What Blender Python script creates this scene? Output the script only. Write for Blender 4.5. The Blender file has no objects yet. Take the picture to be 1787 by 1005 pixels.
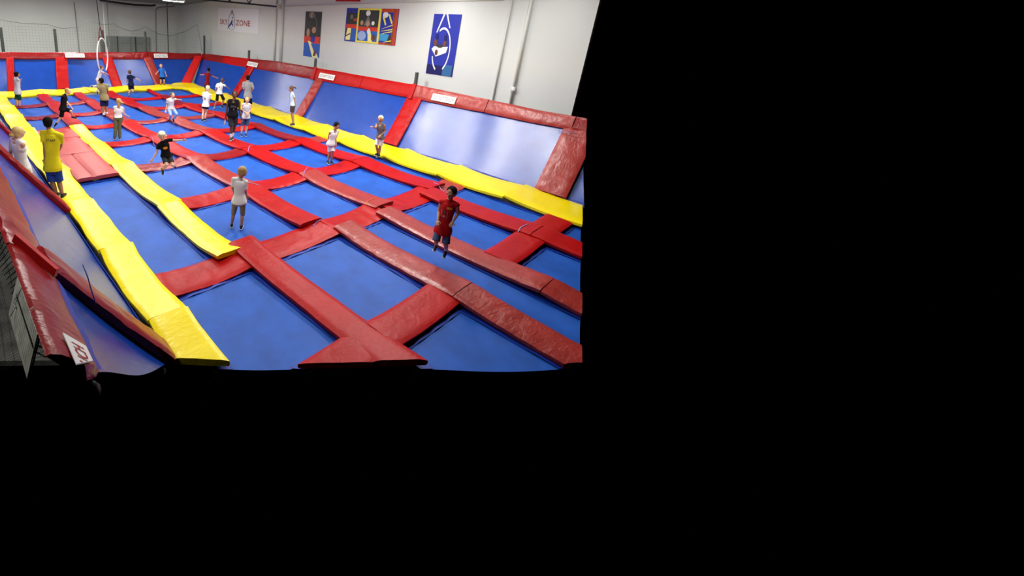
import bpy, bmesh, math, random
from mathutils import Vector, Matrix, noise
from mathutils.bvhtree import BVHTree
V = Vector
rnd = random.Random(7)
SC = bpy.context.scene
COL = SC.collection

# ------------------------------------------------------------------ camera
F, CX, CY, CH = 737.4, 529.9, 261.9, 4.5
yaw, pit, roll = map(math.radians, (41.64, -16.51, 3.764))
fw = V((math.cos(pit)*math.sin(yaw), math.cos(pit)*math.cos(yaw), math.sin(pit)))
rt = V((math.cos(yaw), -math.sin(yaw), 0)); up = rt.cross(fw)
r2 = rt*math.cos(roll)+up*math.sin(roll); u2 = -rt*math.sin(roll)+up*math.cos(roll)
CP = V((0, 0, CH))
cam = bpy.data.cameras.new('camera'); co = bpy.data.objects.new('camera', cam); COL.objects.link(co)
M = Matrix((r2, u2, -fw)).transposed().to_4x4(); M.translation = CP; co.matrix_world = M
cam.sensor_width = 36; cam.lens = 36*F/1787
cam.shift_x = (893.5-CX)/1787; cam.shift_y = -(502.5-CY)/1787
cam.clip_start = .05; cam.clip_end = 200
SC.camera = co
def ray(x, y): return r2*((x-CX)/F)-u2*((y-CY)/F)+fw
def at(x, y, z=0.):                                   # photo point -> the place on the level z
    d = ray(x, y); return CP+d*((z-CH)/d.z)

# ------------------------------------------------------------------ materials
def lin(c): return tuple(((v/255)/12.92 if v/255 <= .04045 else ((v/255+.055)/1.055)**2.4) for v in c)
MATS = {}
def mat(name, c, rough=.6, spec=.5, metal=0, bump=0, bscale=40, var=0, vscale=3, emit=0, coat=0, weave=0, detail=4, creases=0):
    if name in MATS: return MATS[name]
    m = bpy.data.materials.new(name); m.use_nodes = True; nt = m.node_tree; N = nt.nodes; L = nt.links
    b = N['Principled BSDF']; col = lin(c)+(1,)
    b.inputs['Base Color'].default_value = col; b.inputs['Roughness'].default_value = rough
    b.inputs['Metallic'].default_value = metal; b.inputs['Specular IOR Level'].default_value = spec
    if coat: b.inputs['Coat Weight'].default_value = coat; b.inputs['Coat Roughness'].default_value = .25
    if emit: b.inputs['Emission Color'].default_value = col; b.inputs['Emission Strength'].default_value = emit
    tc = N.new('ShaderNodeTexCoord')
    if var:
        n = N.new('ShaderNodeTexNoise'); n.inputs['Scale'].default_value = vscale; n.inputs['Detail'].default_value = 6
        L.new(tc.outputs['Object'], n.inputs['Vector'])
        r = N.new('ShaderNodeMapRange'); r.inputs[1].default_value = .3; r.inputs[2].default_value = .7
        r.inputs[3].default_value = 1-var; r.inputs[4].default_value = 1+var
        L.new(n.outputs['Fac'], r.inputs[0])
        mx = N.new('ShaderNodeVectorMath'); mx.operation = 'SCALE'; mx.inputs[0].default_value = col[:3]
        L.new(r.outputs[0], mx.inputs['Scale']); L.new(mx.outputs[0], b.inputs['Base Color'])
    h = None
    if bump:
        n2 = N.new('ShaderNodeTexNoise'); n2.inputs['Scale'].default_value = bscale; n2.inputs['Detail'].default_value = detail
        L.new(tc.outputs['Object'], n2.inputs['Vector'])
        bp = N.new('ShaderNodeBump'); bp.inputs['Strength'].default_value = bump; bp.inputs['Distance'].default_value = .02
        L.new(n2.outputs['Fac'], bp.inputs['Height']); h = bp
    if creases:
        n3 = N.new('ShaderNodeTexNoise'); n3.inputs['Scale'].default_value = 5.5; n3.inputs['Detail'].default_value = 3
        n3.inputs['Distortion'].default_value = .8
        mp_ = N.new('ShaderNodeMapping'); mp_.inputs['Scale'].default_value = (1.0, 1.7, 1.0); mp_.inputs['Rotation'].default_value = (0, 0, .5)
        L.new(tc.outputs['Object'], mp_.inputs['Vector']); L.new(mp_.outputs[0], n3.inputs['Vector'])
        b3 = N.new('ShaderNodeBump'); b3.inputs['Strength'].default_value = creases; b3.inputs['Distance'].default_value = .03
        L.new(n3.outputs['Fac'], b3.inputs['Height'])
        if h: L.new(h.outputs[0], b3.inputs['Normal'])
        h = b3
    if weave:
        for ax in (0, 1):
            w = N.new('ShaderNodeTexWave'); w.bands_direction = 'XY'[ax]; w.inputs['Scale'].default_value = weave
            L.new(tc.outputs['Object'], w.inputs['Vector'])
            bw = N.new('ShaderNodeBump'); bw.inputs['Strength'].default_value = .15; bw.inputs['Distance'].default_value = .002
            L.new(w.outputs['Fac'], bw.inputs['Height'])
            if h: L.new(h.outputs[0], bw.inputs['Normal'])
            h = bw
    if h: L.new(h.outputs[0], b.inputs['Normal'])
    MATS[name] = m; return m
RED = mat('red_vinyl', (172, 14, 14), .40, .18, bump=.10, bscale=7, var=.10, vscale=1.2, creases=.26)
REDP = mat('red_faded_vinyl', (158, 50, 44), .33, .42, bump=.12, bscale=8, var=.12, vscale=2, creases=.38)
REDD = mat('dark_red_vinyl', (136, 16, 19), .30, .32, bump=.12, bscale=8, var=.1, vscale=2, creases=.38)
YEL = mat('yellow_vinyl', (246, 222, 0), .32, .4, bump=.1, bscale=4, var=.04, vscale=1.5, creases=.24)
BLUE = mat('blue_bed_mesh', (28, 84, 176), .5, .25, var=.17, vscale=2.6, bump=.1, bscale=60, weave=45)
BLUEP = mat('blue_panel_mesh', (18, 66, 164), .20, .75, var=.10, vscale=2.2, bump=.06, bscale=30, weave=45)
BLUED = mat('blue_edge_webbing', (14, 50, 160), .5, .4, var=.1)
STEEL = mat('dark_steel', (30, 34, 34), .5, .5, metal=.3)
POST = mat('grey_green_post', (62, 70, 66), .55, .5)
WALLM = mat('white_wall_paint', (206, 211, 210), .75, .25, var=.025, vscale=.5, bump=.05, bscale=15)
FARM = mat('grey_wall_paint', (206, 210, 206), .8, .2, var=.04, vscale=.6, bump=.05, bscale=15)
CEILM = mat('ceiling_deck', (132, 134, 132), .8, .2, var=.05)
FLOORM = mat('concrete_floor', (168, 170, 162), .7, .3, var=.45, vscale=2.5)
PIPE = mat('painted_pipe', (206, 209, 204), .5, .4)
GREY = mat('grey_paint', (130, 134, 130), .6)
WHITE = mat('white_plastic', (235, 236, 234), .5)
BLACK = mat('black_cloth', (14, 14, 16), .8, .2)

# ------------------------------------------------------------------ object helpers
def tag(o, label=None, cat=None, group=None, kind=None):
    if label: o['label'] = label
    if cat: o['category'] = cat
    if group: o['group'] = group
    if kind: o['kind'] = kind
    return o
def empty(name, loc, label, cat, group=None):
    o = bpy.data.objects.new(name, None); o.location = loc; o.empty_display_size = .2; COL.objects.link(o)
    return tag(o, label, cat, group)
CUTS = {'court': [(V((2.54, 4.09, 0)), V((6.65, 1.02, 0)), .02), (V((6.65, 1.02, 0)), V((13.82, 3.19, 0)), .02)],
        'left': [(V((.6, 2.87, 0)), V((1.9, 4.62, 0)), .0)],
        'side': [(V((13.82, 3.19, 0)), V((15.1, 3.98, 0)), .03)]}
def cut(bm, which):
    for a, b, mg in CUTS[which]:
        n = V((b.y-a.y, -(b.x-a.x), 0)).normalized()      # points towards the camera side
        p = a+n*mg
        r = bmesh.ops.bisect_plane(bm, geom=bm.verts[:]+bm.edges[:]+bm.faces[:], plane_co=p, plane_no=n, clear_outer=True)
        ed = [e for e in r['geom_cut'] if isinstance(e, bmesh.types.BMEdge)]
        if ed:
            try: bmesh.ops.holes_fill(bm, edges=ed, sides=0)
            except Exception: pass
def mk(name, verts, faces, m, parent=None, smooth=True, midx=None, clip=None, base=None, auto=None):
    me = bpy.data.meshes.new(name)
    bm = bmesh.new(); vs = [bm.verts.new(v) for v in verts]
    for i, f in enumerate(faces):
        try:
            fc = bm.faces.new([vs[k] for k in f])
            if midx: fc.material_index = midx[i]
        except ValueError: pass
    bmesh.ops.recalc_face_normals(bm, faces=bm.faces)
    if clip: cut(bm, clip)
    if not bm.verts: bm.free(); return None
    b = V((0, 0, 0))
    if parent is not None: b = parent.location.copy() if parent.parent is None else (parent.location+parent.parent.location)
    elif base is not None: b = V(base)
    else:
        xs = [v.co for v in bm.verts]
        b = V((sum(v.x for v in xs)/len(xs), sum(v.y for v in xs)/len(xs), min(v.z for v in xs)))
    bmesh.ops.translate(bm, verts=bm.verts, vec=-b)
    bm.to_mesh(me); bm.free()
    for q in (m if isinstance(m, (list, tuple)) else [m]): me.materials.append(q)
    if smooth:
        for p in me.polygons: p.use_smooth = True
        if auto:
            try: me.set_sharp_from_angle(angle=auto)
            except Exception: pass
    o = bpy.data.objects.new(name, me); COL.objects.link(o)
    if parent is not None: o.parent = parent
    else: o.location = b
    return o
class MB:
    def __init__(s): s.v = []; s.f = []; s.m = []
    def add(s, v, f, mi=0):
        k = len(s.v); s.v += [V(p) for p in v]; s.f += [[i+k for i in q] for q in f]; s.m += [mi]*len(f)
    def box(s, c, sz, R=None, mi=0):
        c = V(c); pts = []
        for dx in (-.5, .5):
            for dy in (-.5, .5):
                for dz in (-.5, .5):
                    p = V((dx*sz[0], dy*sz[1], dz*sz[2]))
                    pts.append(c+(R@p if R else p))
        s.add(pts, [(0, 1, 3, 2), (4, 6, 7, 5), (0, 4, 5, 1), (2, 3, 7, 6), (0, 2, 6, 4), (1, 5, 7, 3)], mi)
    def obox(s, o, a, b, c, mi=0):   # box from corner o with edge vectors
        o, a, b, c = V(o), V(a), V(b), V(c)
        s.add([o, o+a, o+a+b, o+b, o+c, o+a+c, o+a+b+c, o+b+c], [(0, 3, 2, 1), (4, 5, 6, 7), (0, 1, 5, 4), (1, 2, 6, 5), (2, 3, 7, 6), (3, 0, 4, 7)], mi)
    def tube(s, pts, r, n=8, mi=0, closed=False, flat=None):
        pts = [V(p) for p in pts]; rings = []; N = len(pts)
        prev = None
        for i, p in enumerate(pts):
            if closed: t = pts[(i+1) % N]-pts[i-1]
            else: t = pts[min(i+1, N-1)]-pts[max(i-1, 0)]
            t.normalize()
            if prev is None:
                a = V((0, 0, 1)) if abs(t.z) < .9 else V((1, 0, 0)); a = (a-t*a.dot(t)).normalized()
            else: a = (prev-t*prev.dot(t)).normalized()
            prev = a; b = t.cross(a); rr = r[i] if isinstance(r, (list, tuple)) else r
            fl = flat or 1
            rings.append([p+(a*math.cos(2*math.pi*k/n)*fl+b*math.sin(2*math.pi*k/n))*rr for k in range(n)])
        v = [q for R_ in rings for q in R_]; f = []
        for i in range(N if closed else N-1):
            j = (i+1) % N
            for k in range(n): f.append((i*n+k, i*n+(k+1) % n, j*n+(k+1) % n, j*n+k))
        if not closed: f += [tuple(range(n))[::-1], tuple((N-1)*n+k for k in range(n))]
        s.add(v, f, mi)
    def ell(s, c, ax, ay, az, n=16, m=10, mi=0):    # ellipsoid with axis vectors
        c, ax, ay, az = V(c), V(ax), V(ay), V(az); v = [c+az]; f = []
        for i in range(1, m):
            t = math.pi*i/m
            for k in range(n):
                a = 2*math.pi*k/n; v.append(c+ax*math.sin(t)*math.cos(a)+ay*math.sin(t)*math.sin(a)+az*math.cos(t))
        v.append(c-az); e = len(v)-1
        for k in range(n): f.append((0, 1+k, 1+(k+1) % n)); f.append((e, e-n+(k+1) % n, e-n+k))
        for i in range(m-2):
            for k in range(n): f.append((1+i*n+k, 1+(i+1)*n+k, 1+(i+1)*n+(k+1) % n, 1+i*n+(k+1) % n))
        s.add(v, f, mi)
    def cap(s, a, b, ra, rb, n=12):                  # tapered capsule
        a, b = V(a), V(b); d = b-a; L = d.length
        if L < 1e-5: d = V((0, 0, 1)); L = 1e-5
        t = d/L; pts = []; rs = []
        for k in range(5):
            an = math.pi/2*(1-k/4.); pts.append(a-t*ra*math.sin(an)*.98); rs.append(max(ra*math.cos(an), ra*.12))
        for k in range(1, 4): pts.append(a+d*k/4.); rs.append(ra+(rb-ra)*k/4.)
        for k in range(5):
            an = math.pi/2*k/4.; pts.append(b+t*rb*math.sin(an)*.98); rs.append(max(rb*math.cos(an), rb*.12))
        s.tube(pts, rs, n)
    def build(s, name, m, parent=None, **k): return mk(name, s.v, s.f, m, parent, midx=s.m, **k)
def fbm(p, o=3): return noise.fractal(p, .9, 2.1, o)

# ------------------------------------------------------------------ padding
def pad_geo(A, B, C, D, N, thick, sag=0., wr=.006, seed=0, nu=34, nv=12, bow=0., round_=.35, zend=(0, 0)):
    """soft slab: A->B is its length, A->D its width, N the outward side"""
    A, B, C, D, N = V(A), V(B), V(C), V(D), V(N).normalized()
    Lu = ((B-A).length+(C-D).length)/2; v = []
    def pt(u, w):
        p = A*(1-u)*(1-w)+B*u*(1-w)+C*u*w+D*(1-u)*w
        s_ = 4*u*(1-u); p = p-N*(sag*s_)+N*(zend[0]*(1-u)**6+zend[1]*u**6)
        if bow: p = p+(D-A).normalized()*(bow*fbm(V((u*Lu*.55+seed*3.1, seed*1.7, 0)), 2))
        return p
    def h(u, w):
        x = u*Lu; q = V((x*2.2+seed*7.3, w*1.1+seed, seed*.37))
        e = min(w, 1-w); eu = min(u, 1-u)*Lu
        r = 1-abs(fbm(q, 3))*1.6
        cr = math.sin(x*17+4*fbm(V((x*.8, w*1.3, seed)), 2))*max(0, fbm(V((x*.9+9, w*.8, seed*2.)), 2)+.15)
        puff = thick*.28*(1-(1-min(1, e*5))**2) + thick*.1*(min(1, eu*6))
        return puff+wr*(r-.5)*1.2+wr*cr*.9
    for i in range(nu+1):
        u = i/nu; rg = []
        for j in range(nv+1):
            w = j/nv; rg.append(pt(u, w)+N*h(u, w))
        ins = (D-A).normalized()*0.0
        rg.append(pt(u, 1)-N*thick*.45); rg.append(pt(u, .97)-N*thick*.72); rg.append(pt(u, .03)-N*thick*.72); rg.append(pt(u, 0)-N*thick*.45)
        v += rg
    n = nv+5; f = []
    for i in range(nu):
        for k in range(n): f.append((i*n+k, i*n+(k+1) % n, (i+1)*n+(k+1) % n, (i+1)*n+k))
    f += [tuple(range(n))[::-1], tuple(nu*n+k for k in range(n))]
    return v, f
def pad(label, group, m, A, B, C, D, N=(0, 0, 1), thick=.09, sag=.05, wr=.006, clip='court', name='safety_pad', cat='safety pad', parent=None, **k):
    k.setdefault('seed', rnd.random()*50)
    v, f = pad_geo(A, B, C, D, N, thick, sag, wr, **k)
    o = mk(name, v, f, m, parent, clip=clip, auto=math.radians(50))
    if o is not None and parent is None: tag(o, label, cat, group)
    return o
ORD = ['first', 'second', 'third', 'fourth', 'fifth', 'sixth', 'seventh', 'eighth', 'ninth', 'tenth', 'eleventh', 'twelfth']

# lines of the court (metres; x across to the right, y away from the camera)
ROWS = [(2.85, 3.52), (5.92, 6.72), (9.0, 9.75), (12.12, 12.85), (15.18, 15.85), (18.05, 18.65), (20.65, 21.3), (23.4, 24.05)]
FAR = 26.1
# lengthwise lines: knots (y, x_left, x_right)
LINES = {
 1: [(1.0, 4.13, 4.78), (2.85, 4.18, 4.80), (6.75, 4.10, 4.70)],
 2: [(0.3, 6.45, 7.10), (2.85, 6.44, 7.16), (6.1, 6.52, 7.16)],
 3: [(0.3, 7.98, 8.70), (2.85, 7.98, 8.68), (6.1, 8.05, 8.68)],
 4: [(0.5, 10.30, 11.08), (2.85, 10.25, 11.08), (6.3, 10.2, 11.0)],
}
MID = [(6.5, 3.66, 4.26), (9.3, 3.66, 4.28), (12.8, 3.66, 4.30), (15.2, 3.72, 4.26), (18.3, 3.74, 4.28)]
BACK = {
 1: [(18.2, 3.78, 4.36), (21.0, 3.92, 4.5), (24, 3.94, 4.5), (26.2, 3.98, 4.5)],
 2: [(6.6, 5.96, 6.64), (9.2, 5.94, 6.66), (12.4, 5.90, 6.60), (15.4, 5.80, 6.45), (18.3, 5.66, 6.38), (21, 5.64, 6.28), (24, 5.66, 6.2), (26.2, 5.7, 6.15)],
 3: [(6.6, 8.25, 9.0), (9.2, 8.22, 8.98), (12.4, 8.08, 8.90), (15.4, 7.97, 8.72), (18.3, 7.7, 8.45), (21, 7.44, 8.1), (24, 7.25, 8.0), (26.2, 7.2, 7.85)],
 4: [(6.4, 10.78, 11.6), (9.2, 10.62, 11.56), (12.4, 10.58, 11.35), (15.4, 10.47, 11.0), (18.3, 10.1, 10.75), (21, 9.66, 10.36), (24, 9.75, 10.2), (26.2, 9.85, 10.05)],
}
def xi(tab, y, k):
    if y <= tab[0][0]: return tab[0][k]
    for a, b in zip(tab, tab[1:]):
        if y <= b[0]: t = (y-a[0])/(b[0]-a[0]); return a[k]+(b[k]-a[k])*t
    return tab[-1][k]
YL = (1.90, 2.50)      # left yellow border
YR = (12.12, 13.66)    # right yellow border
def lo(c, y):          # left limit of column c (0..4) at y
    if c == 0: return YL[1]
    t = (LINES if y < 6.3 else BACK).get(c)
    if c == 1 and y >= 6.3 and y < 18.2: t = MID
    return xi(t, y, 2)
def hi(c, y):
    if c == 4: return YR[0]
    t = (LINES if y < 6.3 else BACK)[c+1]
    if c == 0 and y >= 6.3 and y < 18.2: t = MID
    return xi(t, y, 1)
COLN = ['first', 'second', 'third', 'fourth', 'fifth']
# cross pads
rowcols = {0: [0, 1, 3, 4], 1: [0, 1, 2, 3, 4], 2: [1, 2, 3], 3: [1, 2, 3, 4], 4: [1, 2, 3], 5: [0, 1, 2, 3], 6: [0, 1, 3, 4], 7: [0, 1, 3, 4]}
for r, (y0, y1) in enumerate(ROWS):
    for q, c in enumerate(rowcols[r]):
        yy = (y0+y1)/2
        xa, xb = lo(c, yy)-.12, hi(c, yy)+.12
        if r == 1: xa, xb = min(lo(c, 6), lo(c, 6.5))-.12, max(hi(c, 6), hi(c, 6.5))+.12
        if c == 4: xb += .1
        if r == 0: m_ = RED
        else: m_ = [RED, REDP, RED, REDD][int(rnd.random()*4)]
        rowname = ['nearest', 'second', 'third', 'fourth', 'fifth', 'sixth', 'seventh', 'farthest'][r]
        pad('red cross pad in the %s cross row from the camera, number %s from the left' % (rowname, ORD[q]), 'red cross pads', m_,
            (xa, y0, -.03), (xb, y0, -.03), (xb, y1, -.03), (xa, y1, -.03), thick=.09, zend=(.02, .02), sag=.02 if r == 0 else .085, wr=.003 if r == 0 else .010, bow=.03)
# lengthwise pads, one per bay
def strip(tab, ys, lname, m_, group, z=.02, name='safety_pad', skip=(), bow=.04, sag=.06, wr=.009, thick=.10, cols=None):
    k = 0
    for i in range(len(ys)-1):
        a, b = ys[i]+.01, ys[i+1]-.01
        mm = cols[i % len(cols)] if cols else m_
        o = pad(lname % ORD[k], group, mm, (xi(tab, a, 2), a, z), (xi(tab, b, 2), b, z), (xi(tab, b, 1), b, z), (xi(tab, a, 1), a, z),
                thick=thick, sag=sag*1.4, wr=wr, bow=bow, zend=(.02, .02))
        if o is not None: k += 1
strip(LINES[1], [1.6, 6.78], 'wide flat red lengthwise pad running from the yellow pad end to the front edge%s', RED, 'front red lengthwise pads', z=.06, bow=.02, sag=.07, wr=.006)
for o in list(COL.objects):
    if str(o.get('label', '')).startswith('wide flat'): o['label'] = 'wide red lengthwise pad whose square end overlaps the end of the yellow pad'
strip(LINES[2], [-.3, 3.0, 6.14], 'faded lengthwise pad on the long bed left side, %s from the front', REDP, 'front red lengthwise pads', sag=.05, cols=[REDP])
strip(LINES[3], [-.3, 2.1, 6.14], 'faded lengthwise pad on the long bed right side, %s from the front', REDP, 'front red lengthwise pads', sag=.05, cols=[REDP])
strip(LINES[4], [-.3, 3.2, 6.3], 'front lengthwise pad nearest the right yellow border, %s from the front', RED, 'front red lengthwise pads', sag=.04)
RB = [9.4, 12.5, 15.5, 18.35, 20.95, 23.7, 26.1]
strip(BACK[2], [6.62]+RB, 'red pad in the left long back line, %s from its front end', RED, 'back red lengthwise pads', cols=[RED, REDP, RED])
strip(BACK[3], [6.3]+RB, 'red pad in the middle back lengthwise line, %s from its front end', RED, 'back red lengthwise pads', cols=[REDP, RED, RED, REDP])
strip(BACK[4], [6.3]+RB, 'red pad in the right long back line, %s from its front end', RED, 'back red lengthwise pads', cols=[RED, RED, REDD])
strip(BACK[1], [18.4, 20.95, 23.7, 26.1], 'red pad in the short line behind the red platform, %s from front', RED, 'back red lengthwise pads')
strip(MID, [6.45, 9.3, 12.85, 15.3, 18.3], 'yellow pad in the inner yellow line, %s from the front', YEL, 'inner yellow pads', z=.05, bow=.06, sag=.07, wr=.005)
# yellow borders
ys = [2.2, 4.72, 6.95, 9.22, 11.5, 13.75, 16.0, 18.3, 20.6, 22.9, 25.2, 27.6]
for i in range(len(ys)-1):
    a, b = ys[i]+.016, ys[i+1]-.016
    pad('yellow border pad at the foot of the right panels, %s from the front' % ORD[i], 'right yellow border pads', YEL,
        (YR[1], a, .05), (YR[1], b, .05), (YR[0], b, .03), (YR[0], a, .03), thick=.12, sag=.035, wr=.005, bow=.07, nv=16, zend=(.02, .07))
ys = [2.0, 5.38, 7.85, 10.45, 12.9, 16.6, 18.35, 21.0, 23.1, 26.0]
for i in range(len(ys)-1):
    a, b = ys[i]+.016, ys[i+1]-.016
    e = .12 if i > 3 else 0
    pad('yellow border pad at the foot of the left panels, %s from the front' % ORD[i], 'left yellow border pads', YEL,
        (YL[1]+.02+e*.5, a, .04), (YL[1]+.02+e*.5, b, .04), (YL[0], b, .06), (YL[0], a, .06), thick=.10, sag=.05, wr=.006, bow=.07, nv=14, zend=(.05, .07))
xs = [1.95, 4.3, 6.6, 9.0, 11.5, 13.4]
for i in range(len(xs)-1):
    a, b = xs[i]+.01, xs[i+1]-.01
    pad('yellow border pad along the foot of the far panels, %s from the left' % ORD[i], 'far yellow border pads', YEL,
        (a, 26.05, .02), (b, 26.15, .02), (b, 27.62, .05), (a, 27.62, .05), thick=.13, sag=.04, wr=.006, bow=.06, zend=(.06, .03))
# red platform: a row of mats between the yellow pads
for i, (a, b, xa, xb) in enumerate([(12.15, 14.55, 2.55, 3.0), (12.15, 14.55, 3.01, 3.68), (14.57, 16.62, 2.55, 3.70), (16.64, 18.1, 2.60, 3.76)]):
    lb = ['narrow left mat at the near end of the red platform beside the staff member', 'wider right mat at the near end of the red platform',
          'middle mat of the red platform between two yellow lines', 'far mat of the red platform nearest the running child'][i]
    pad(lb, 'red platform mats', mat('platform_vinyl', (178, 62, 60), .4, .5, bump=.1, bscale=4, var=.08, vscale=2, creases=.12),
        (xa, a, .02), (xa, b, .02), (xb, b, .02), (xa if False else xb, a, .02), thick=.10, sag=.01, wr=.003, name='platform_mat', cat='mat')

# ------------------------------------------------------------------ trampolines
def bed(label, x0, x1, y0, y1, x0b=None, x1b=None, clip='court', zc=-.05):
    x0b = x0 if x0b is None else x0b; x1b = x1 if x1b is None else x1b
    root = empty('trampoline', ((x0+x1)/2, (y0+y1)/2, -.32), label, 'trampoline', 'trampolines set in the court')
    nu, nv = 16, 16; v = []
    e = .13
    def P(u, w, z, ex): 
        xa = x0+(x0b-x0)*w; xb = x1+(x1b-x1)*w
        return V((xa-ex+(xb-xa+2*ex)*u, y0-ex+(y1-y0+2*ex)*w, z))
    for i in range(nu+1):
        for j in range(nv+1):
            u, w = i/nu, j/nv
            z = -.13-zc*-1*(16*u*(1-u)*w*(1-w))*1.0
            v.append(P(u, w, z, -.05))
    f = [(i*(nv+1)+j, (i+1)*(nv+1)+j, (i+1)*(nv+1)+j+1, i*(nv+1)+j+1) for i in range(nu) for j in range(nv)]
    b = mk('bed', v, f, BLUE, root, clip=clip)
    if b is None:
        bpy.data.objects.remove(root); return
    # blue webbing / spring cover around it
    v = []; f = []; K = 10
    ringo = [P(u, 0, -.12, .10) for u in [k/K for k in range(K)]]+[P(1, w, -.12, .10) for w in [k/K for k in range(K)]]+[P(1-u, 1, -.12, .10) for u in [k/K for k in range(K)]]+[P(0, 1-w, -.12, .10) for w in [k/K for k in range(K)]]
    ringi = [P(u, 0, -.115, -.07) for u in [k/K for k in range(K)]]+[P(1, w, -.115, -.07) for w in [k/K for k in range(K)]]+[P(1-u, 1, -.115, -.07) for u in [k/K for k in range(K)]]+[P(0, 1-w, -.115, -.07) for w in [k/K for k in range(K)]]
    for q in range(len(ringi)): ringi[q] = ringi[q]+V((0, 0, .012*math.sin(q*2.1)))
    n = len(ringo); v = ringo+ringi
    f = [(k, (k+1) % n, n+(k+1) % n, n+k) for k in range(n)]
    mk('edge_webbing', v, f, BLUED, root, clip=clip)
    mb = MB(); fr = [P(0, 0, -.24, .12), P(1, 0, -.24, .12), P(1, 1, -.24, .12), P(0, 1, -.24, .12)]
    for k in range(4):
        a, b2 = fr[k], fr[(k+1) % 4]; t = (b2-a).normalized(); s_ = V((-t.y, t.x, 0))*.06
        mb.obox(a-s_*.5-V((0, 0, .06)), b2-a, s_, V((0, 0, .12)))
    mb.build('frame', STEEL, root, smooth=False, clip=clip)
    return root
RN = ['front', 'second', 'third', 'fourth', 'fifth', 'sixth', 'seventh', 'eighth', 'farthest']
bays = {}
# column -> list of (row index before, row index after); -1 = front, 8 = far border
cells = {0: [(-1, 0), (0, 1), (1, 3), (5, 6), (6, 7), (7, 8)], 1: [(-1, 0), (0, 1), (1, 2), (2, 3), (3, 4), (4, 5), (5, 6), (6, 7), (7, 8)],
         2: [(-1, 1), (1, 2), (2, 3), (3, 4), (4, 5), (5, 8)], 3: [(-1, 0), (0, 1), (1, 2), (2, 3), (3, 4), (4, 5), (5, 6), (6, 7), (7, 8)],
         4: [(-1, 0), (0, 1), (1, 3), (3, 6), (6, 7), (7, 8)]}
for c, lst in cells.items():
    k = 0
    for a, b in lst:
        ya = ROWS[a][1] if a >= 0 else -.4
        yb = ROWS[b][0] if b < 8 else FAR-.05
        if yb < 6.3: s0, s1 = max(ya, .3), min(yb, 6.0)
        else: s0, s1 = max(ya, 6.7), yb
        desc = 'long narrow ' if (a, b) in ((1, 3), (5, 8), (3, 6), (-1, 1)) else ''
        o = bed('%sblue trampoline in the %s column from the left, number %s from the front' % (desc, COLN[c], ORD[k]),
                lo(c, s0+.02), hi(c, s0+.02), ya, yb, lo(c, s1-.02), hi(c, s1-.02))
        if o is not None: k += 1

# ------------------------------------------------------------------ sloped side panels
def panel(label, group, P0, P1, T0, T1, clip=None, sagd=.06, shade=BLUEP):
    """P0,P1 foot corners, T0,T1 top corners"""
    P0, P1, T0, T1 = V(P0), V(P1), V(T0), V(T1)
    N = (P1-P0).cross(T0-P0).normalized()
    inward = V((7.5, 14, 2))-(P0+P1)*.5
    if N.dot(inward) < 0: N = -N
    root = empty('sloped_trampoline', (P0+P1)/2, label, 'trampoline', group)
    nu, nv = 24, 16; v = []
    for i in range(nu+1):
        for j in range(nv+1):
            u, w = i/nu, j/nv
            p = P0*(1-u)*(1-w)+P1*u*(1-w)+T1*u*w+T0*(1-u)*w
            v.append(p-N*(sagd*16*u*(1-u)*w*(1-w)+.03))
    f = [(i*(nv+1)+j, (i+1)*(nv+1)+j, (i+1)*(nv+1)+j+1, i*(nv+1)+j+1) for i in range(nu) for j in range(nv)]
    mk('bed', v, f, shade, root, clip=clip)
    cs = [P0, P1, T1, T0]; cc = sum(cs, V((0, 0, 0)))/4
    v = []; 
    for k in range(4):
        for t in range(8):
            p = cs[k]*(1-t/8)+cs[(k+1) % 4]*(t/8)
            v.append((p+(p-cc).normalized()*.08-N*.02)); v.append(p+(cc-p).normalized()*.07-N*(.015+.008*math.sin(t*2)))
    n = 32; f = [(2*k, 2*((k+1) % n), 2*((k+1) % n)+1, 2*k+1) for k in range(n)]
    mk('edge_webbing', v, f, BLUED, root, clip=clip)
    mb = MB()
    for k in range(4):
        mb.tube([cs[k]-N*.12, cs[(k+1) % 4]-N*.12], .035, 8)
    mb.build('frame', STEEL, root, clip=clip)
    return root
RX0, RX1, RZT = 13.68, 14.92, 1.88
rp = [(3.0, 3.95), (4.02, 10.05), (10.1, 16.0), (16.05, 22.1), (22.15, 27.4)]
names = ['sliver of blue sloped panel at the right edge of the court, beyond its front divider', 'large blue sloped right panel with bright lamp glare beneath the blue poster',
         'blue sloped right panel behind the two boys on the yellow border', 'blue sloped right panel behind the ponytailed girl', 'blue sloped right panel nearest the far corner']
for (a, b), lb in zip(rp, names):
    panel(lb, 'sloped right panels', (RX0, a, .02), (RX0, b, .02), (RX1, a, RZT), (RX1, b if b < 27 else 28.55, RZT if b < 27 else 1.75), clip='side' if a < 4.5 else None)
fx = [1.9, 3.0, 5.55, 8.62, 11.3, 13.45]
fxt = [1.0, 3.25, 5.85, 8.45, 10.95, 14.7]
FY0, FY1, FZT = 27.65, 28.7, 1.72
names = ['blue sloped far panel at the left end behind the child in green shorts', 'blue sloped far panel, second from the left', 'blue sloped far panel behind the hanging hoop',
         'blue sloped far panel behind the child in navy', 'blue sloped far panel at the right end beside the corner']
for i in range(5):
    panel(names[i], 'sloped far panels', (fx[i], FY0, .02), (fx[i+1], FY0, .02), (fxt[i], FY1, FZT), (fxt[i+1], FY1, FZT))
LX0, LX1 = 1.86, .66
lp = [(2.9, 4.75), (4.8, 10.25), (10.35, 16.2), (16.25, 22.2), (22.25, 27.5)]
names = ['dark blue sloped left panel below the white lettered sign', 'big sheeny blue sloped left panel in front of the staff member', 'blue sloped left panel beside the woman in the white tank top',
         'blue sloped left panel, fourth from the front', 'blue sloped left panel ending at the far left corner']
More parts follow.
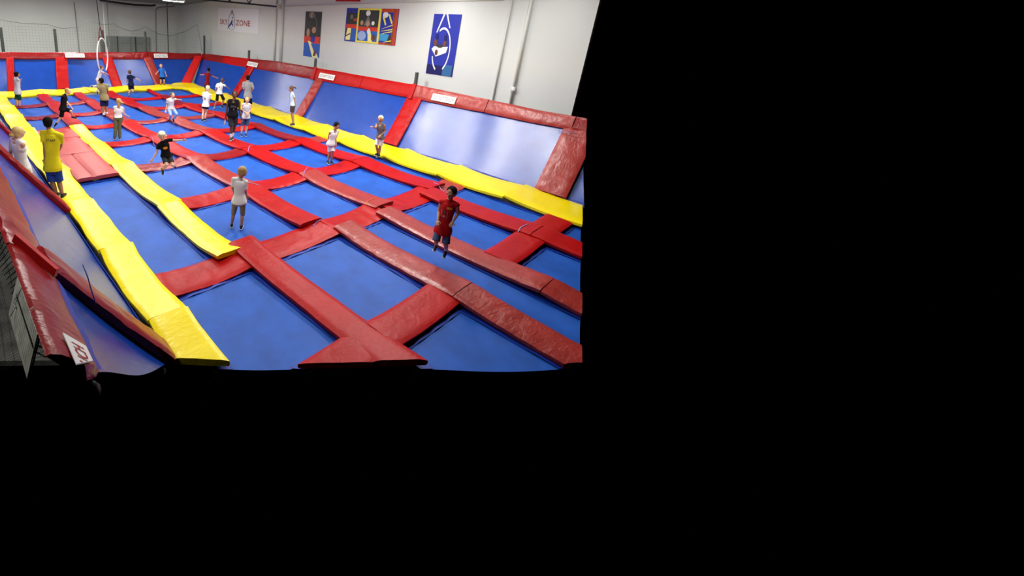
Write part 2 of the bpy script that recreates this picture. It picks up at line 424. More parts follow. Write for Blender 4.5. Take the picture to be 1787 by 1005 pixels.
for (a, b), lb in zip(lp, names):
    panel(lb, 'sloped left panels', (LX0, a, .04), (LX0, b, .04), (LX1, a, 1.86), (LX1, b, 1.86), clip='left' if a < 3 else None)
# divider pads on the slopes
def divider(label, group, F0, F1, T0, T1, N, m_, thick=.12, clip=None, **k):
    return pad(label, group, m_, F0, T0, T1, F1, N=N, thick=thick, sag=.02, wr=k.pop('wr', .012), clip=clip, name='divider_pad', cat='divider pad', nu=26, **k)
NR = (-.84, 0, .545); NL = (.84, 0, .545); NF = (0, -.87, .5)
dl = [(3.55, 4.45, 'wrinkled red divider pad at the right edge of the photo beside the glaring panel'), (9.75, 10.45, 'wrinkled red divider pad behind the blond boy in the grey top'),
      (15.62, 16.2, 'red divider pad behind the ponytailed girl'), (21.75, 22.4, 'red divider pad between the grey-shirted man and the boy in white')]
for i, (a, b, lb) in enumerate(dl):
    divider(lb, 'right divider pads', (RX0-.05, a, .08), (RX0-.05, b, .08), (RX1+.02, a-.02, 1.95), (RX1+.02, b-.02, 1.95), NR, [REDP, RED, REDP, RED][i], clip='side' if i == 0 else None, wr=.02)
divider('bright red divider pad in the far right corner', 'right divider pads', (12.75, 27.55, .05), (13.35, 27.3, .05), (14.35, 28.55, 1.85), (14.85, 28.35, 1.85), (-.6, -.5, .6), mat('bright_red_vinyl', (205, 24, 22), .36, .5, bump=.1, bscale=5), wr=.008)
for i, (x, xt, w) in enumerate([(3.05, 3.3, .35), (5.55, 5.85, .62), (8.62, 8.4, .58), (11.3, 10.95, .58)]):
    divider('red far divider pad, %s from the left' % ORD[i], 'far divider pads', (x-w/2, FY0-.05, .05), (x+w/2, FY0-.05, .05), (xt-w/2, FY1, 1.8), (xt+w/2, FY1, 1.8), NF, [RED, RED, RED, REDP][i], wr=.015)
ll = [(4.45, 4.98, .12, 'large dark red divider pad at the lower left beside the lettered sign'), (10.0, 10.42, .13, 'thin dark red divider pad in front of the staff member'),
      (16.0, 16.45, .12, 'red left divider pad beyond the woman in the white tank top'), (22.0, 22.5, .12, 'red left divider pad nearest the far corner')]
for i, (a, b, th, lb) in enumerate(ll):
    o = divider(lb, 'left divider pads', (LX0+.05, b, .1), (LX0+.05, a, .1), (LX1-.05, b, 1.98), (LX1-.05, a, 1.98), NL, REDD, thick=th, wr=.012)
# blue strap over the near divider
mb = MB(); mb.tube([(.93, 4.52, 1.86), (.955, 4.46, 1.72), (.965, 4.415, 1.6), (1.0, 4.42, 1.40)], .013, 8, flat=.5)
tag(mb.build('strap', mat('blue_strap', (60, 90, 170), .6)), 'thin blue strap hanging over the dark red pad at lower left', 'strap')

# ------------------------------------------------------------------ top rails
def rail(label, group, pts, width=.22, m_=RED, clip=None, parent=None, wr=.012):
    """pts: list of (lower point, upper point); face between them, body behind. pts ordered along the rail"""
    lows = [V(p[0]) for p in pts]; ups = [V(p[1]) for p in pts]
    n = len(pts); nu = 40; nv = 8; v = []
    seed = rnd.random()*40
    D = (lows[-1]-lows[0]).normalized(); L = (lows[-1]-lows[0]).length
    upv = (ups[0]-lows[0]).normalized(); N = D.cross(upv).normalized()
    c0 = (lows[0]+lows[-1])/2
    if N.dot(V((7.5, 14, c0.z+3))-c0) < 0: N = -N
    for i in range(nu+1):
        t = i/nu*(n-1); k = min(int(t), n-2); fr = t-k
        a = lows[k].lerp(lows[k+1], fr); b = ups[k].lerp(ups[k+1], fr); x = i/nu*L
        sg = .03*math.sin(math.pi*i/nu)
        for j in range(nv+1):
            w = j/nv; e = min(w, 1-w)
            cr = math.sin(x*13+w*5+5*fbm(V((x*.7, w, seed)), 2))*max(0, fbm(V((x*.8, w, seed+5)), 2)+.1)
            hh = .03*(1-(1-min(1, e*4))**2)+wr*fbm(V((x*2, w*1.6, seed)), 3)+wr*.9*cr
            v.append(a.lerp(b, w)+N*hh-V((0, 0, sg))*(1-w)*.8+V((0, 0, .015*fbm(V((x*.9, seed, 0)), 2))))
        bk = N*-width
        v.append(b+bk*.9+V((0, 0, .015))); v.append(a.lerp(b, .4)+bk); v.append(a+bk*.8)
    m = nv+4; f = []
    for i in range(nu):
        for k in range(m): f.append((i*m+k, i*m+(k+1) % m, (i+1)*m+(k+1) % m, (i+1)*m+k))
    f += [tuple(range(m))[::-1], tuple(nu*m+k for k in range(m))]
    o = mk('rail_pad', v, f, m_, parent, clip=clip, auto=math.radians(50))
    if parent is None: tag(o, label, 'rail pad', group)
    return o
rt_top = [(3.6, 2.28), (5, 2.26), (7, 2.33), (10, 2.40), (13, 2.40), (16, 2.40), (20, 2.38), (22.6, 2.25), (28.7, 2.02)]
rt_bot = [(3.6, 1.88), (5, 1.88), (10, 1.88), (16, 1.84), (21, 1.78), (23, 1.70), (28.7, 1.64)]
def tab(t, y):
    for a, b in zip(t, t[1:]):
        if y <= b[0]: return a[1]+(b[1]-a[1])*max(0, (y-a[0])/(b[0]-a[0]))
    return t[-1][1]
segs = [3.3, 4.2, 7.05, 10.2, 13.1, 16.3, 19.6, 22.6, 25.6, 28.7]
ml = [REDD, REDP, REDP, RED, RED, REDD, REDD, RED, REDD]
for i in range(len(segs)-1):
    a, b = segs[i]+.015, segs[i+1]-.015; pts = []
    for t in (0, .33, .67, 1):
        y = a+(b-a)*t; pts.append(((14.86, y, tab(rt_bot, y)), (15.06, y, tab(rt_top, y))))
    rail('red top rail pad along the right wall, %s from the front' % ORD[i], 'right rail pads', pts, m_=ml[i], clip='side' if i < 1 else None)
xs = [.9, 3.3, 5.95, 8.45, 11.0, 14.95]
for i in range(5):
    a, b = xs[i]+.015, xs[i+1]-.015
    zt = [2.0, 2.02, 2.02, 2.06, 2.1, 2.02]
    rail('dark red top rail pad along the far side, %s from the left' % ORD[i], 'far rail pads',
         [((a, 28.62, 1.66), (a, 28.75, zt[i])), (((a+b)/2, 28.62, 1.64), ((a+b)/2, 28.75, (zt[i]+zt[i+1])/2-.03)), ((b, 28.62, 1.66), (b, 28.75, zt[i+1]))], m_=REDD)
ys = [2.75, 4.55, 7.6, 10.4, 13.4, 16.4, 19.4, 22.4, 25.4, 28.6]
for i in range(9):
    a, b = ys[i]+.015, ys[i+1]-.015
    pts = []
    for t in (0, .33, .67, 1):
        y = a+(b-a)*t
        pts.append(((.64, y, 1.86), (.32 if i else .33, y, 2.30)))
    rail('red top rail pad along the left side, %s from the front' % ORD[i], 'left rail pads', pts, m_=REDD, width=.045, wr=.014, clip='left' if i == 0 else None)
# raised end pad over the joint of the left rail
mb = MB()
mb.obox((.375, 4.60, 2.28), (.27, -.30, -.34), (.04, .03, .06), (-.04, -.05, .03))
o = mb.build('joint_pad', mat('bright_red_vinyl2', (196, 20, 22), .36, .5), smooth=False); tag(o, 'bright red box-shaped pad over the joint of the left rail', 'pad')
bv = o.modifiers.new('b', 'BEVEL'); bv.width = .008; bv.segments = 3

# bands that wrap the rail at the posts
for i, y in enumerate([10.25, 16.35, 22.6]):
    mb = MB(); zb, zt = tab(rt_bot, y), tab(rt_top, y)
    mb.obox((14.80, y-.09, zb-.06), (.24, 0, zt-zb+.09), (0, .17, 0), (-.05, 0, .03))
    o = mb.build('rail_band', RED, smooth=False); b_ = o.modifiers.new('b', 'BEVEL'); b_.width = .012; b_.segments = 2
    tag(o, 'red band wrapped round the right rail at the %s post' % ['nearest', 'second', 'third'][i], 'band', 'bands on the right rail')
# posts
def post(x, y, z0, z1, label, group, s=.12):
    mb = MB(); mb.tube([(x, y, z0), (x, y, z1)], s*.5, 12); mb.tube([(x, y, z1-.004), (x, y, z1+.012)], s*.53, 12)
    return tag(mb.build('post', POST, auto=math.radians(40)), label, 'post', group)
for i, (y, z) in enumerate([(10.42, 2.87), (16.75, 2.81), (23.05, 2.70), (28.95, 3.26)]):
    post(15.32, y, -1, z, 'dark post behind the right rail, %s from the front' % ORD[i], 'right posts', .15)
for i, (x, z) in enumerate([(3.07, 3.3), (5.68, 3.33), (8.3, 3.36), (10.98, 3.38)]):
    post(x, 28.95, -1, z, 'dark post behind the far rail, %s from the left' % ORD[i], 'far posts', .16)
# signs DO NOT TOUCH
def text_mesh(s, size, font=None):
    cu = bpy.data.curves.new('t', 'FONT'); cu.body = s; cu.size = size; cu.align_x = 'CENTER'; cu.align_y = 'CENTER'
    cu.fill_mode = 'FRONT'; cu.resolution_u = 3; cu.offset = size*.012
    o = bpy.data.objects.new('t', cu); COL.objects.link(o); bpy.context.view_layer.update()
    me = o.to_mesh(); v = [x.co.copy() for x in me.vertices]; f = [tuple(p.vertices) for p in me.polygons]; o.to_mesh_clear()
    bpy.data.objects.remove(o); bpy.data.curves.remove(cu)
    return v, f
def place(v, f, O, X, Y, off, sx=1, sy=1):
    Z = X.cross(Y).normalized(); return [O+X*(p.x*sx)+Y*(p.y*sy)+Z*off for p in v], f
SIGNR = mat('sign_red', (170, 26, 32), .6)
def sign(label, O, X, Y, w, h, txt='DO NOT TOUCH', m=None, clip=None):
    O, X, Y = V(O), V(X).normalized(), V(Y).normalized(); Z = X.cross(Y).normalized()
    mb = MB(); mb.obox(O-X*w/2-Y*h/2, X*w, Y*h, Z*.006)
    root = mb.build('warning_sign', WHITE, smooth=False, base=O, clip=clip); tag(root, label, 'sign', 'white warning signs on the rails')
    v, f = text_mesh(txt, 1.0)
    xs_ = [p.x for p in v]; ys_ = [p.y for p in v]; W = max(xs_)-min(xs_); Hh = max(ys_)-min(ys_)
    cx_ = (max(xs_)+min(xs_))/2; cy_ = (max(ys_)+min(ys_))/2
    v = [V((p.x-cx_, p.y-cy_, 0)) for p in v]
    vv, ff = place(v, f, O, X, Y, .009, w*.86/W, h*.55/Hh)
    mk('lettering', vv, ff, m or SIGNR, root, smooth=False, clip=clip)
    return root
UR = V((.2, 0, .5)).normalized()
GT = mat('sign_grey', (95, 98, 110), .6)
for i, (y, lb) in enumerate([(8.75, 'white DO NOT TOUCH sign on the right rail above the glaring panel'), (15.35, 'white DO NOT TOUCH sign on the right rail beside the second post'),
                            (21.95, 'white DO NOT TOUCH sign on the right rail beside the third post')]):
    zz = (tab(rt_bot, y)+tab(rt_top, y))/2-.02
    sign(lb, (14.86, y, zz-.02), (0, -1, 0), UR, 1.02 if i == 0 else 1.1, .27, m=GT)
sign('white DO NOT TOUCH sign on the far rail near the corner', (11.85, 28.56, 1.86), (1, 0, 0), (0, .2, .5), .95, .28, m=GT)
sign('white DO NOT TOUCH sign on the far rail left of the hoop', (6.55, 28.56, 1.86), (1, 0, 0), (0, .2, .5), 1.05, .25, m=GT)
UL = V((-.32, 0, .44)).normalized()
sign('large white DO NOT TOUCH sign on the left rail at the lower left', V((.48, 2.52, 2.08))+V((.8, 0, .58))*.05, (0, 1, 0), UL, 1.06, .24, clip='left')

# ------------------------------------------------------------------ room
WY, WX = 34.1, 15.9
def zc(y): return 5.35+.07*(34.1-y)
def struct(name, verts, faces, m, **k):
    o = mk(name, verts, faces, m, smooth=False, base=(0, 0, 0), **k); o['kind'] = 'structure'; return o
def sbox(name, a, b, m):
    mb = MB(); a, b = V(a), V(b); d = b-a; mb.obox(a, (d.x, 0, 0), (0, d.y, 0), (0, 0, d.z)); return struct(name, mb.v, mb.f, m)
YN = 4.6
struct('wall_right', [(WX, YN, -1), (WX, WY, -1), (WX, WY, zc(WY)), (WX, YN, zc(YN)), (WX+.2, YN, -1), (WX+.2, WY, -1), (WX+.2, WY, zc(WY)), (WX+.2, YN, zc(YN))],
       [(0, 1, 2, 3), (4, 5, 6, 7), (0, 1, 5, 4), (3, 2, 6, 7), (0, 3, 7, 4), (1, 2, 6, 5)], WALLM)
sbox('wall_far', (-3, WY, -1), (WX+.2, WY+.2, zc(WY)), FARM)
struct('ceiling', [(-3, YN, zc(YN)), (WX+.2, YN, zc(YN)), (WX+.2, WY+.2, zc(WY+.2)), (-3, WY+.2, zc(WY+.2)), (-3, YN, zc(YN)+.2), (WX+.2, YN, zc(YN)+.2), (WX+.2, WY+.2, zc(WY+.2)+.2), (-3, WY+.2, zc(WY+.2)+.2)],
       [(0, 1, 2, 3), (4, 5, 6, 7), (0, 1, 5, 4), (3, 2, 6, 7), (0, 3, 7, 4), (1, 2, 6, 5)], CEILM)
# floor, as far as the photo reaches
fl = [(-3, 7.3), (.15, 7.2), (.8, 6.73), (3.1, 5.08), (8.1, 1.35), (WX+.1, 3.85), (WX+.2, 4.6), (WX+.2, WY+.2), (-3, WY+.2)]
n = len(fl); struct('floor', [(x, y, -1) for x, y in fl]+[(x, y, -1.1) for x, y in fl], [tuple(range(n)), tuple(range(n, 2*n))[::-1]]+[(k, (k+1) % n, n+(k+1) % n, n+k) for k in range(n)], FLOORM)

# partition with dark uprights on the far wall
mb = MB(); mb.obox((9.55, WY-.06, -1), (3.7, 0, 0), (0, .055, 0), (0, 0, 3.78))
root = mb.build('wall_partition', mat('partition_grey', (140, 146, 142), .7, var=.05), smooth=False); tag(root, 'grey low partition against the far wall behind the hoop', 'partition')
for x in (9.6, 10.75, 11.7, 12.1, 12.9, 13.2):
    mb = MB(); mb.obox((x, WY-.10, 1.2), (.07, 0, 0), (0, .035, 0), (0, 0, 1.58)); mb.build('upright', GREY if x not in (10.75, 12.1) else POST, root, smooth=False)
mb = MB(); mb.obox((9.55, WY-.10, 2.28), (3.7, 0, 0), (0, .03, 0), (0, 0, .04)); mb.build('crossbar', GREY, root, smooth=False)
# netting behind the far rail with its scalloped top cord
NETM = mat('net_cord', (70, 76, 74), .8)
knots = [(1.0, 3.9), (3.05, 3.72), (4.2, 3.56), (5.35, 3.58), (6.1, 3.38), (6.9, 3.48), (7.6, 3.92), (8.4, 3.70), (9.05, 3.78), (9.6, 3.5), (10.2, 3.38), (10.75, 3.52), (11.05, 3.70), (11.9, 3.28), (12.8, 3.16), (13.9, 3.5), (14.85, 4.02)]
def cat(x): 
    for a, b in zip(knots, knots[1:]):
        if x <= b[0]:
            t = (x-a[0])/(b[0]-a[0]); t = t*t*(3-2*t) if False else t; return a[1]+(b[1]-a[1])*t
    return knots[-1][1]
NYY = 29.1
top = MB(); top.tube([(x, NYY, z) for x, z in knots]+[(14.95, NYY, 3.6), (15.1, NYY, 2.7), (15.2, NYY, 2.1)], .014, 6)
o = top.build('safety_net', NETM); tag(o, 'scalloped thin safety net hanging behind the far rail', 'net')
mb = MB()
x = 1.05
while x < 14.9:
    zt = cat(x); mb.obox((x, NYY, 1.9), (.004, 0, 0), (0, .004, 0), (0, 0, zt-1.9)); x += .16
z = 1.95
while z < 3.4:
    mb.obox((1.0, NYY, z), (13.9, 0, 0), (0, .004, 0), (0, 0, .004)); z += .16
mb.build('netting', NETM, o, smooth=False)
# pipes and conduits
def pipe(label, pts, r, m=PIPE, group='wall pipes', name='pipe', cat_='pipe'):
    mb = MB(); mb.tube(pts, r, 10); return tag(mb.build(name, m), label, cat_, group)
pipe('slim grey pipe on the right wall, left of the thicker one beside the blue poster', [(WX-.05, 7.28, 2.0), (WX-.05, 7.28, zc(7.3)-.05)], .03)
o = pipe('thicker grey pipe with a fitting on the right wall near its front end', [(WX-.08, 6.6, 2.0), (WX-.08, 6.6, zc(6.6)-.05)], .05)
mb = MB(); mb.tube([(WX-.08, 6.6, 2.62), (WX-.08, 6.6, 2.82)], .075, 10); mb.tube([(WX-.08, 6.6, 2.72), (WX-.16, 6.52, 2.72)], .03, 8); mb.build('fitting', PIPE, o)
pipe('pale pipe on the right wall under the joist end, left one', [(WX-.06, 21.07, 1.8), (WX-.06, 21.07, zc(21)-.05)], .05)
pipe('pale pipe on the right wall under the joist end, right one', [(WX-.08, 20.42, 1.8), (WX-.08, 20.42, zc(20.4)-.05)], .075)
pipe('thin level conduit high on the right wall above the posters', [(WX-.04, 20.2, 5.44), (WX-.04, 10.4, 5.76), (WX-.04, 7.6, 5.8)], .022)
pipe('thin conduit on the far wall left of the hoop', [(8.05, WY-.06, 5.0), (8.15, WY-.06, -1)], .025, GREY, 'far wall pipes')
pipe('dark thin conduit on the far wall nearest the corner', [(14.1, 32.5, 5.42), (14.1, 32.5, -1)], .03, STEEL, 'far wall pipes')
pipe('grey bent vent pipe on the far wall right of the partition', [(13.1, 32.5, -1), (13.2, 32.5, 4.75), (13.3, 32.5, 4.98), (13.5, 32.5, 5.06), (14.7, 32.5, 5.22)], .055, GREY, 'far wall pipes')
pipe('left pipe of the pair standing behind the hoop', [(9.5, 32.5, -1), (9.5, 32.5, 5.05)], .05, PIPE, 'far wall pipes')
pipe('right pipe of the pair standing behind the hoop', [(9.75, 32.5, -1), (9.75, 32.5, 5.1)], .035, GREY, 'far wall pipes')
pipe('black sagging duct hanging under the ceiling at the far wall', [(9.3, 32.5, 5.22), (10.3, 32.5, 5.16), (11.6, 32.5, 5.10), (12.9, 32.5, 5.14), (13.2, 32.5, 5.2)], .07, STEEL, 'far wall pipes', 'duct', 'duct')
# open-web joist meeting the right wall
mb = MB(); Yj = 20.72
def chord(x): return 5.37+(WX-x)*.0
mb.tube([(6.5, Yj, 5.40), (WX-.1, Yj, 5.40)], .045, 6)
for k in range(7):
    x = WX-2.2-k*1.25
    mb.tube([(x, Yj, 5.4), (x-.55, Yj, zc(Yj)-.05)], .028, 6); mb.tube([(x, Yj, 5.4), (x+.55, Yj, zc(Yj)-.05)], .028, 6); mb.tube([(x, Yj, 5.4), (x+.18, Yj, zc(Yj)-.05)], .02, 6)
tag(mb.build('roof_joist', STEEL), 'dark open-web steel joist under the ceiling ending at the right wall', 'joist')
mb = MB(); mb.obox((WX-.3, Yj-.12, 5.3), (.28, 0, 0), (0, .24, 0), (0, 0, .22))
tag(mb.build('joist_bracket', PIPE, smooth=False), 'pale bracket holding the joist end on the right wall', 'bracket')
# lamps: one seen, two read off panel glare, the rest assumed for fill
LG = mat('lamp_lens', (255, 252, 244), .4, emit=9)
for i, (x, y, e, vis) in enumerate([(10.8, 24, 300, 1), (7.6, 20.0, 330, 0), (7.6, 16.4, 380, 0), (10.8, 11.6, 740, 0), (10.8, 7.8, 760, 0), (4, 6.2, 230, 0), (4, 11, 330, 0), (4, 16, 300, 0), (4.2, 20.5, 300, 0), (7.4, 5.2, 260, 0), (7.4, 13.5, 250, 0), (14.2, 9.5, 110, 0), (3.9, 13.6, 160, 0), (1.2, 26.0, 120, 0), (13.9, 5.6, 100, 0), (-1.4, 6.4, 280, 0)]):  # second and third are unseen, shifted sideways to keep glare off the right panels
    z = zc(y)-.75
    z -= .0
    lb = 'bright ceiling lamp lit at the top edge of the photo' if vis else 'ceiling lamp above the court, out of the frame, number %s in line' % ORD[i % 12]
    lb = lb if vis or i < 12 else 'ceiling lamp over the %s of the court' % {12: 'left side middle', 13: 'far left', 14: 'front right', 15: 'net, added unseen to light the near left'}[i]  # lamp over the net is added, unseen, to light the floor behind it
    root = empty('ceiling_lamp', (x, y, z), lb, 'lamp', 'ceiling lamps')
    mb = MB(); mb.box((x, y, z+.06), (1.15, .55, .12)); mb.build('housing', GREY, root, smooth=False)
    mb = MB(); mb.box((x, y, z-.012), (1.05, .45, .02)); mb.build('lens', LG, root, smooth=False)
    mb = MB(); mb.tube([(x, y, z+.12), (x, y, zc(y))], .012, 6); mb.build('hanger', STEEL, root)
    ld = bpy.data.lights.new('lamp', 'AREA'); ld.shape = 'RECTANGLE'; ld.size = 1.0; ld.size_y = .42; ld.energy = e*.42; ld.color = (1, .975, .93)
    lo_ = bpy.data.objects.new('light', ld); COL.objects.link(lo_); lo_.parent = root; lo_.location = (0, 0, -.04)
    lu_ = bpy.data.lights.new('up_fill', 'AREA'); lu_.shape = 'RECTANGLE'; lu_.size = 1.0; lu_.size_y = .42; lu_.energy = 40 if y < 18 else 320; lu_.color = (1, .975, .93)  # added upward fill, bounced off the ceiling to brighten walls, strongest at the far end
    lv_ = bpy.data.objects.new('up_fill_light', lu_); COL.objects.link(lv_); lv_.parent = root; lv_.location = (0, 0, .14); lv_.rotation_euler = (math.pi, 0, 0)

for i, (x, y) in enumerate([(2.6, 28.6), (7.0, 28.4)]):  # two unseen lamps added to lift the far wall
    z = zc(y)-.13
    root = empty('ceiling_lamp', (x, y, z), 'unseen flat ceiling lamp added to brighten the far wall, %s one' % ['left', 'right'][i], 'lamp', 'ceiling lamps')
    mb = MB(); mb.box((x, y, z+.05), (1.15, .55, .10)); mb.build('housing', GREY, root, smooth=False)
    mb = MB(); mb.box((x, y, z-.012), (1.05, .45, .02)); mb.build('lens', LG, root, smooth=False)
    ld = bpy.data.lights.new('lamp', 'AREA'); ld.shape = 'RECTANGLE'; ld.size = 1.0; ld.size_y = .42; ld.energy = 260; ld.color = (1, .975, .93)
    lo_ = bpy.data.objects.new('light', ld); COL.objects.link(lo_); lo_.parent = root; lo_.location = (0, 0, -.04)
# cords tying the pads down at the crossings
for i, (c, pts) in enumerate([((150, 110, 190), [(537, 291), (532, 298), (529, 305)]), ((220, 110, 60), [(640, 354), (641, 349), (657, 342)]), ((130, 130, 190), [(546, 388), (553, 382), (565, 378)]),
        ((150, 130, 190), [(757, 318), (767, 322), (777, 333)]), ((160, 160, 205), [(905, 401), (910, 395), (922, 390)]), ((150, 130, 190), [(433, 262), (434, 257), (438, 253)]),
        ((140, 110, 180), [(262, 237), (266, 240), (269, 246)]), ((150, 120, 180), [(314, 268), (322, 270), (331, 277)]), ((170, 140, 180), [(434, 319), (443, 320), (453, 322)]), ((120, 130, 190), [(981, 239), (994, 240), (1008, 242)])]):
    if i == 9: P_ = [V((RX1-.12, at(*q, 0).y, 1.78)) for q in []] or [V((14.70, 4.50, 1.80)), V((14.62, 4.3, 1.83)), V((14.62, 3.95, 1.83))]
    else: P_ = [at(*q, .075 if i != 7 else .07) for q in pts]
    if i != 9:
        Q_ = []; dg_ = bpy.context.evaluated_depsgraph_get()
        for t in range(9):
            u_ = t/8*(len(P_)-1); k_ = min(int(u_), len(P_)-2); p_ = P_[k_].lerp(P_[k_+1], u_-k_)
            hit = SC.ray_cast(dg_, V((p_.x, p_.y, .4)), V((0, 0, -1)), distance=1.0)
            Q_.append(V((p_.x, p_.y, (hit[1].z if hit[0] else 0)+.006)))
        for t in range(1, 8): Q_[t].z = max(Q_[t].z, (Q_[t-1].z+Q_[t+1].z)/2)
        P_ = Q_
    mb = MB(); mb.tube(P_, .011, 6)
    tag(mb.build('tie_cord', mat('cord_%d' % i, c, .7)), ['lavender cord tied over the pad crossing left of the boy in white jersey', 'orange cord at the pad crossing right of the court centre', 'lavender cord at the crossing above the front centre bed', 'lavender cord behind the head of the boy in red',
        'pale cord at the crossing near the right front border', 'lavender cord at the crossing below the tall man in black', 'lavender cord at the crossing above the leaping child', 'lavender cord at the crossing right of the leaping child',
        'thin pink cord beside the boy in khaki shorts', 'blue cord round the top of the right edge divider pad'][i], 'cord', 'cords over the pad crossings')
# ------------------------------------------------------------------ hanging hoop
ctr = V((7.24, 25.5, 2.12)); R_ = .95; ax = V((math.cos(math.radians(58)), math.sin(math.radians(58)), 0))
mb = MB(); pts = []
for k in range(41):
    a = math.radians(-62+ (304)*k/40.); pts.append(ctr+ax*R_*math.cos(a)+V((0, 0, 1))*R_*math.sin(a))
root = empty('aerial_hoop', ctr-V((0, 0, R_)), 'white open hoop hanging by red straps from a dark rope near the far side', 'hoop')
mb.tube(pts, .035, 10); mb.build('ring', WHITE, root)
apex = V((7.2, 25.5, 3.74))
for s in (-1, 1):
    mb = MB(); mb.tube([apex, ctr+ax*s*R_*.52+V((0, 0, R_*.85))], .03, 8); mb.build('strap', mat('maroon_strap', (110, 24, 30), .6), root)
mb = MB(); mb.tube([apex, V((7.1, 25.5, zc(25.5)))], .02, 8); mb.build('rope', STEEL, root)

# ------------------------------------------------------------------ posters and logo sign on the right wall
def P(y, z, d=.0): return V((WX-.03-d, y, z))
def board(label, y0, y1, z0, z1, m, cat_='poster', name='poster'):
    mb = MB(); mb.obox((WX-.03, y1, z0), (.028, 0, 0), (0, y0-y1, 0), (0, 0, z1-z0))
    o = mb.build(name, m, smooth=False, base=(WX-.03, (y0+y1)/2, z0)); return tag(o, label, cat_, 'signs on the right wall')
def shape(parent, name, polys, y0, y1, z0, z1, d=.003):
    """polys: list of (material, [(u,v)...]) in board coordinates, u to the right, v up; y0 is the left edge"""
    ms = []; mb = MB()
    for k, (m, pl) in enumerate(polys):
        if m not in ms: ms.append(m)
        pts = [P(y0+(y1-y0)*u, z0+(z1-z0)*v, d+k*.0006) for u, v in pl]
        mb.add(pts, [tuple(range(len(pts)))], ms.index(m))
    return mk(name, mb.v, mb.f, ms, parent, smooth=False, midx=mb.m)
def R4(a, b, c, d): return [(a, b), (c, b), (c, d), (a, d)]
def el(cx, cy, rx, ry, n=16, a0=0, a1=360): return [(cx+rx*math.cos(math.radians(a0+(a1-a0)*k/n)), cy+ry*math.sin(math.radians(a0+(a1-a0)*k/n))) for k in range(n)]
def arc(cx, cy, rx, ry, w, a0, a1, n=14):
    o = [(cx+rx*math.cos(math.radians(a0+(a1-a0)*k/n)), cy+ry*math.sin(math.radians(a0+(a1-a0)*k/n))) for k in range(n+1)]
    i = [(cx+(rx-w)*math.cos(math.radians(a0+(a1-a0)*k/n)), cy+(ry-w*1.0)*math.sin(math.radians(a0+(a1-a0)*k/n))) for k in range(n+1)]
    return [[o[k], o[k+1], i[k+1], i[k]] for k in range(n)]
pm = lambda n, c: mat('print_'+n, c, .5, .3)
dk, pr_, pb, py_, pw, ps, pdb, pcy, por, pbr = pm('dark', (52, 54, 54)), pm('red', (200, 60, 44)), pm('blue', (44, 92, 180)), pm('yellow', (226, 214, 80)), pm('white', (222, 226, 228)), pm('skin', (176, 140, 116)), pm('deep_blue', (36, 48, 158)), pm('cyan', (60, 150, 205)), pm('rust', (176, 66, 34)), pm('brown', (100, 62, 50))
pcr, plb, pgr = pm('cream', (232, 226, 160)), pm('light_blue', (150, 176, 224)), pm('grey', (110, 112, 112))
# narrow poster
y0, y1, z0, z1 = 18.42, 17.13, 2.82, 5.2
o = board('narrow tall poster of a jumper over a yellow runway', y0, y1, z0, z1, dk)
shape(o, 'printed_scene', [(pb, R4(0, 0, 1, .32)), (pr_, R4(0, .31, 1, .46)), (pcr, [(.25, .36), (.45, .34), (.98, .0), (.6, .0)]), (pb, [(.45, .30), (.66, .30), (.80, .12), (.72, .1)]), (pbr, [(.62, .03), (.78, .03), (.86, .16), (.7, .16)]),
    (pdb, [(.42, .34), (.66, .33), (.72, .46), (.46, .47)]), (ps, el(.24, .54, .1, .09)), (ps, el(.6, .6, .13, .07)), (dk, el(.44, .5, .1, .07)), (pgr, el(.42, .92, .2, .07)), (ps, el(.4, .93, .07, .06))]
    + [(pgr, q) for q in arc(.35, .74, .42, .2, .03, -30, 80)], y0, y1, z0, z1)
# triptych
y0, y1, z0, z1 = 15.33, 12.16, 3.85, 5.42
o = board('three-part poster with blue, yellow and rust coloured frames', y0, y1, z0, z1, pdb)
tri = [(dk, R4(.02, .03, .24, .86)), (pdb, R4(.02, .86, .24, 1)), (pr_, R4(.02, .40, .24, .52)), (pb, R4(.13, .03, .24, .40)), (pcr, [(.02, .04), (.12, .04), (.13, .40), (.05, .40)]), (dk, [(.03, .14), (.12, .22), (.12, .26), (.03, .18)]), (pgr, el(.12, .74, .03, .07)), (por, el(.2, .66, .04, .04)),
       (py_, R4(.24, 0, .70, 1)), (dk, R4(.27, .05, .66, .95)), (pb, R4(.27, .05, .66, .35)), (plb, el(.36, .2, .085, .14)), (pr_, R4(.27, .35, .66, .47)), (pw, el(.45, .86, .045, .08)), (pgr, [(.38, .5), (.52, .5), (.46, .82)]), (ps, el(.34, .58, .03, .07)), (ps, el(.46, .56, .03, .09)), (pw, el(.56, .58, .03, .06)), (pcr, [(.49, .05), (.58, .05), (.52, .38), (.47, .38)]), (pw, el(.49, .34, .03, .09)), (pbr, el(.59, .16, .04, .1)),
       (por, R4(.70, 0, 1, 1)), (pdb, R4(.70, .05, .92, .90)), (pw, el(.78, .83, .05, .08)), (pcy, R4(.70, .1, .88, .3)), (dk, [(.84, .04), (.92, .04), (.92, .28), (.88, .28)]), (pbr, R4(.93, 0, .945, 1))]
for a, b, c, d in [(.73, .78, .79, .55), (.83, .84, .9, .60), (.71, .42, .92, .56), (.71, .36, .92, .44), (.74, .3, .92, .38), (.70, .24, .8, .34), (.78, .06, .92, .12)]:
    tri.append((py_, [(a, b), (a+.025, b+.02), (c+.02, d+.02), (c, d-.02)]))
shape(o, 'printed_scene', tri, y0, y1, z0, z1)
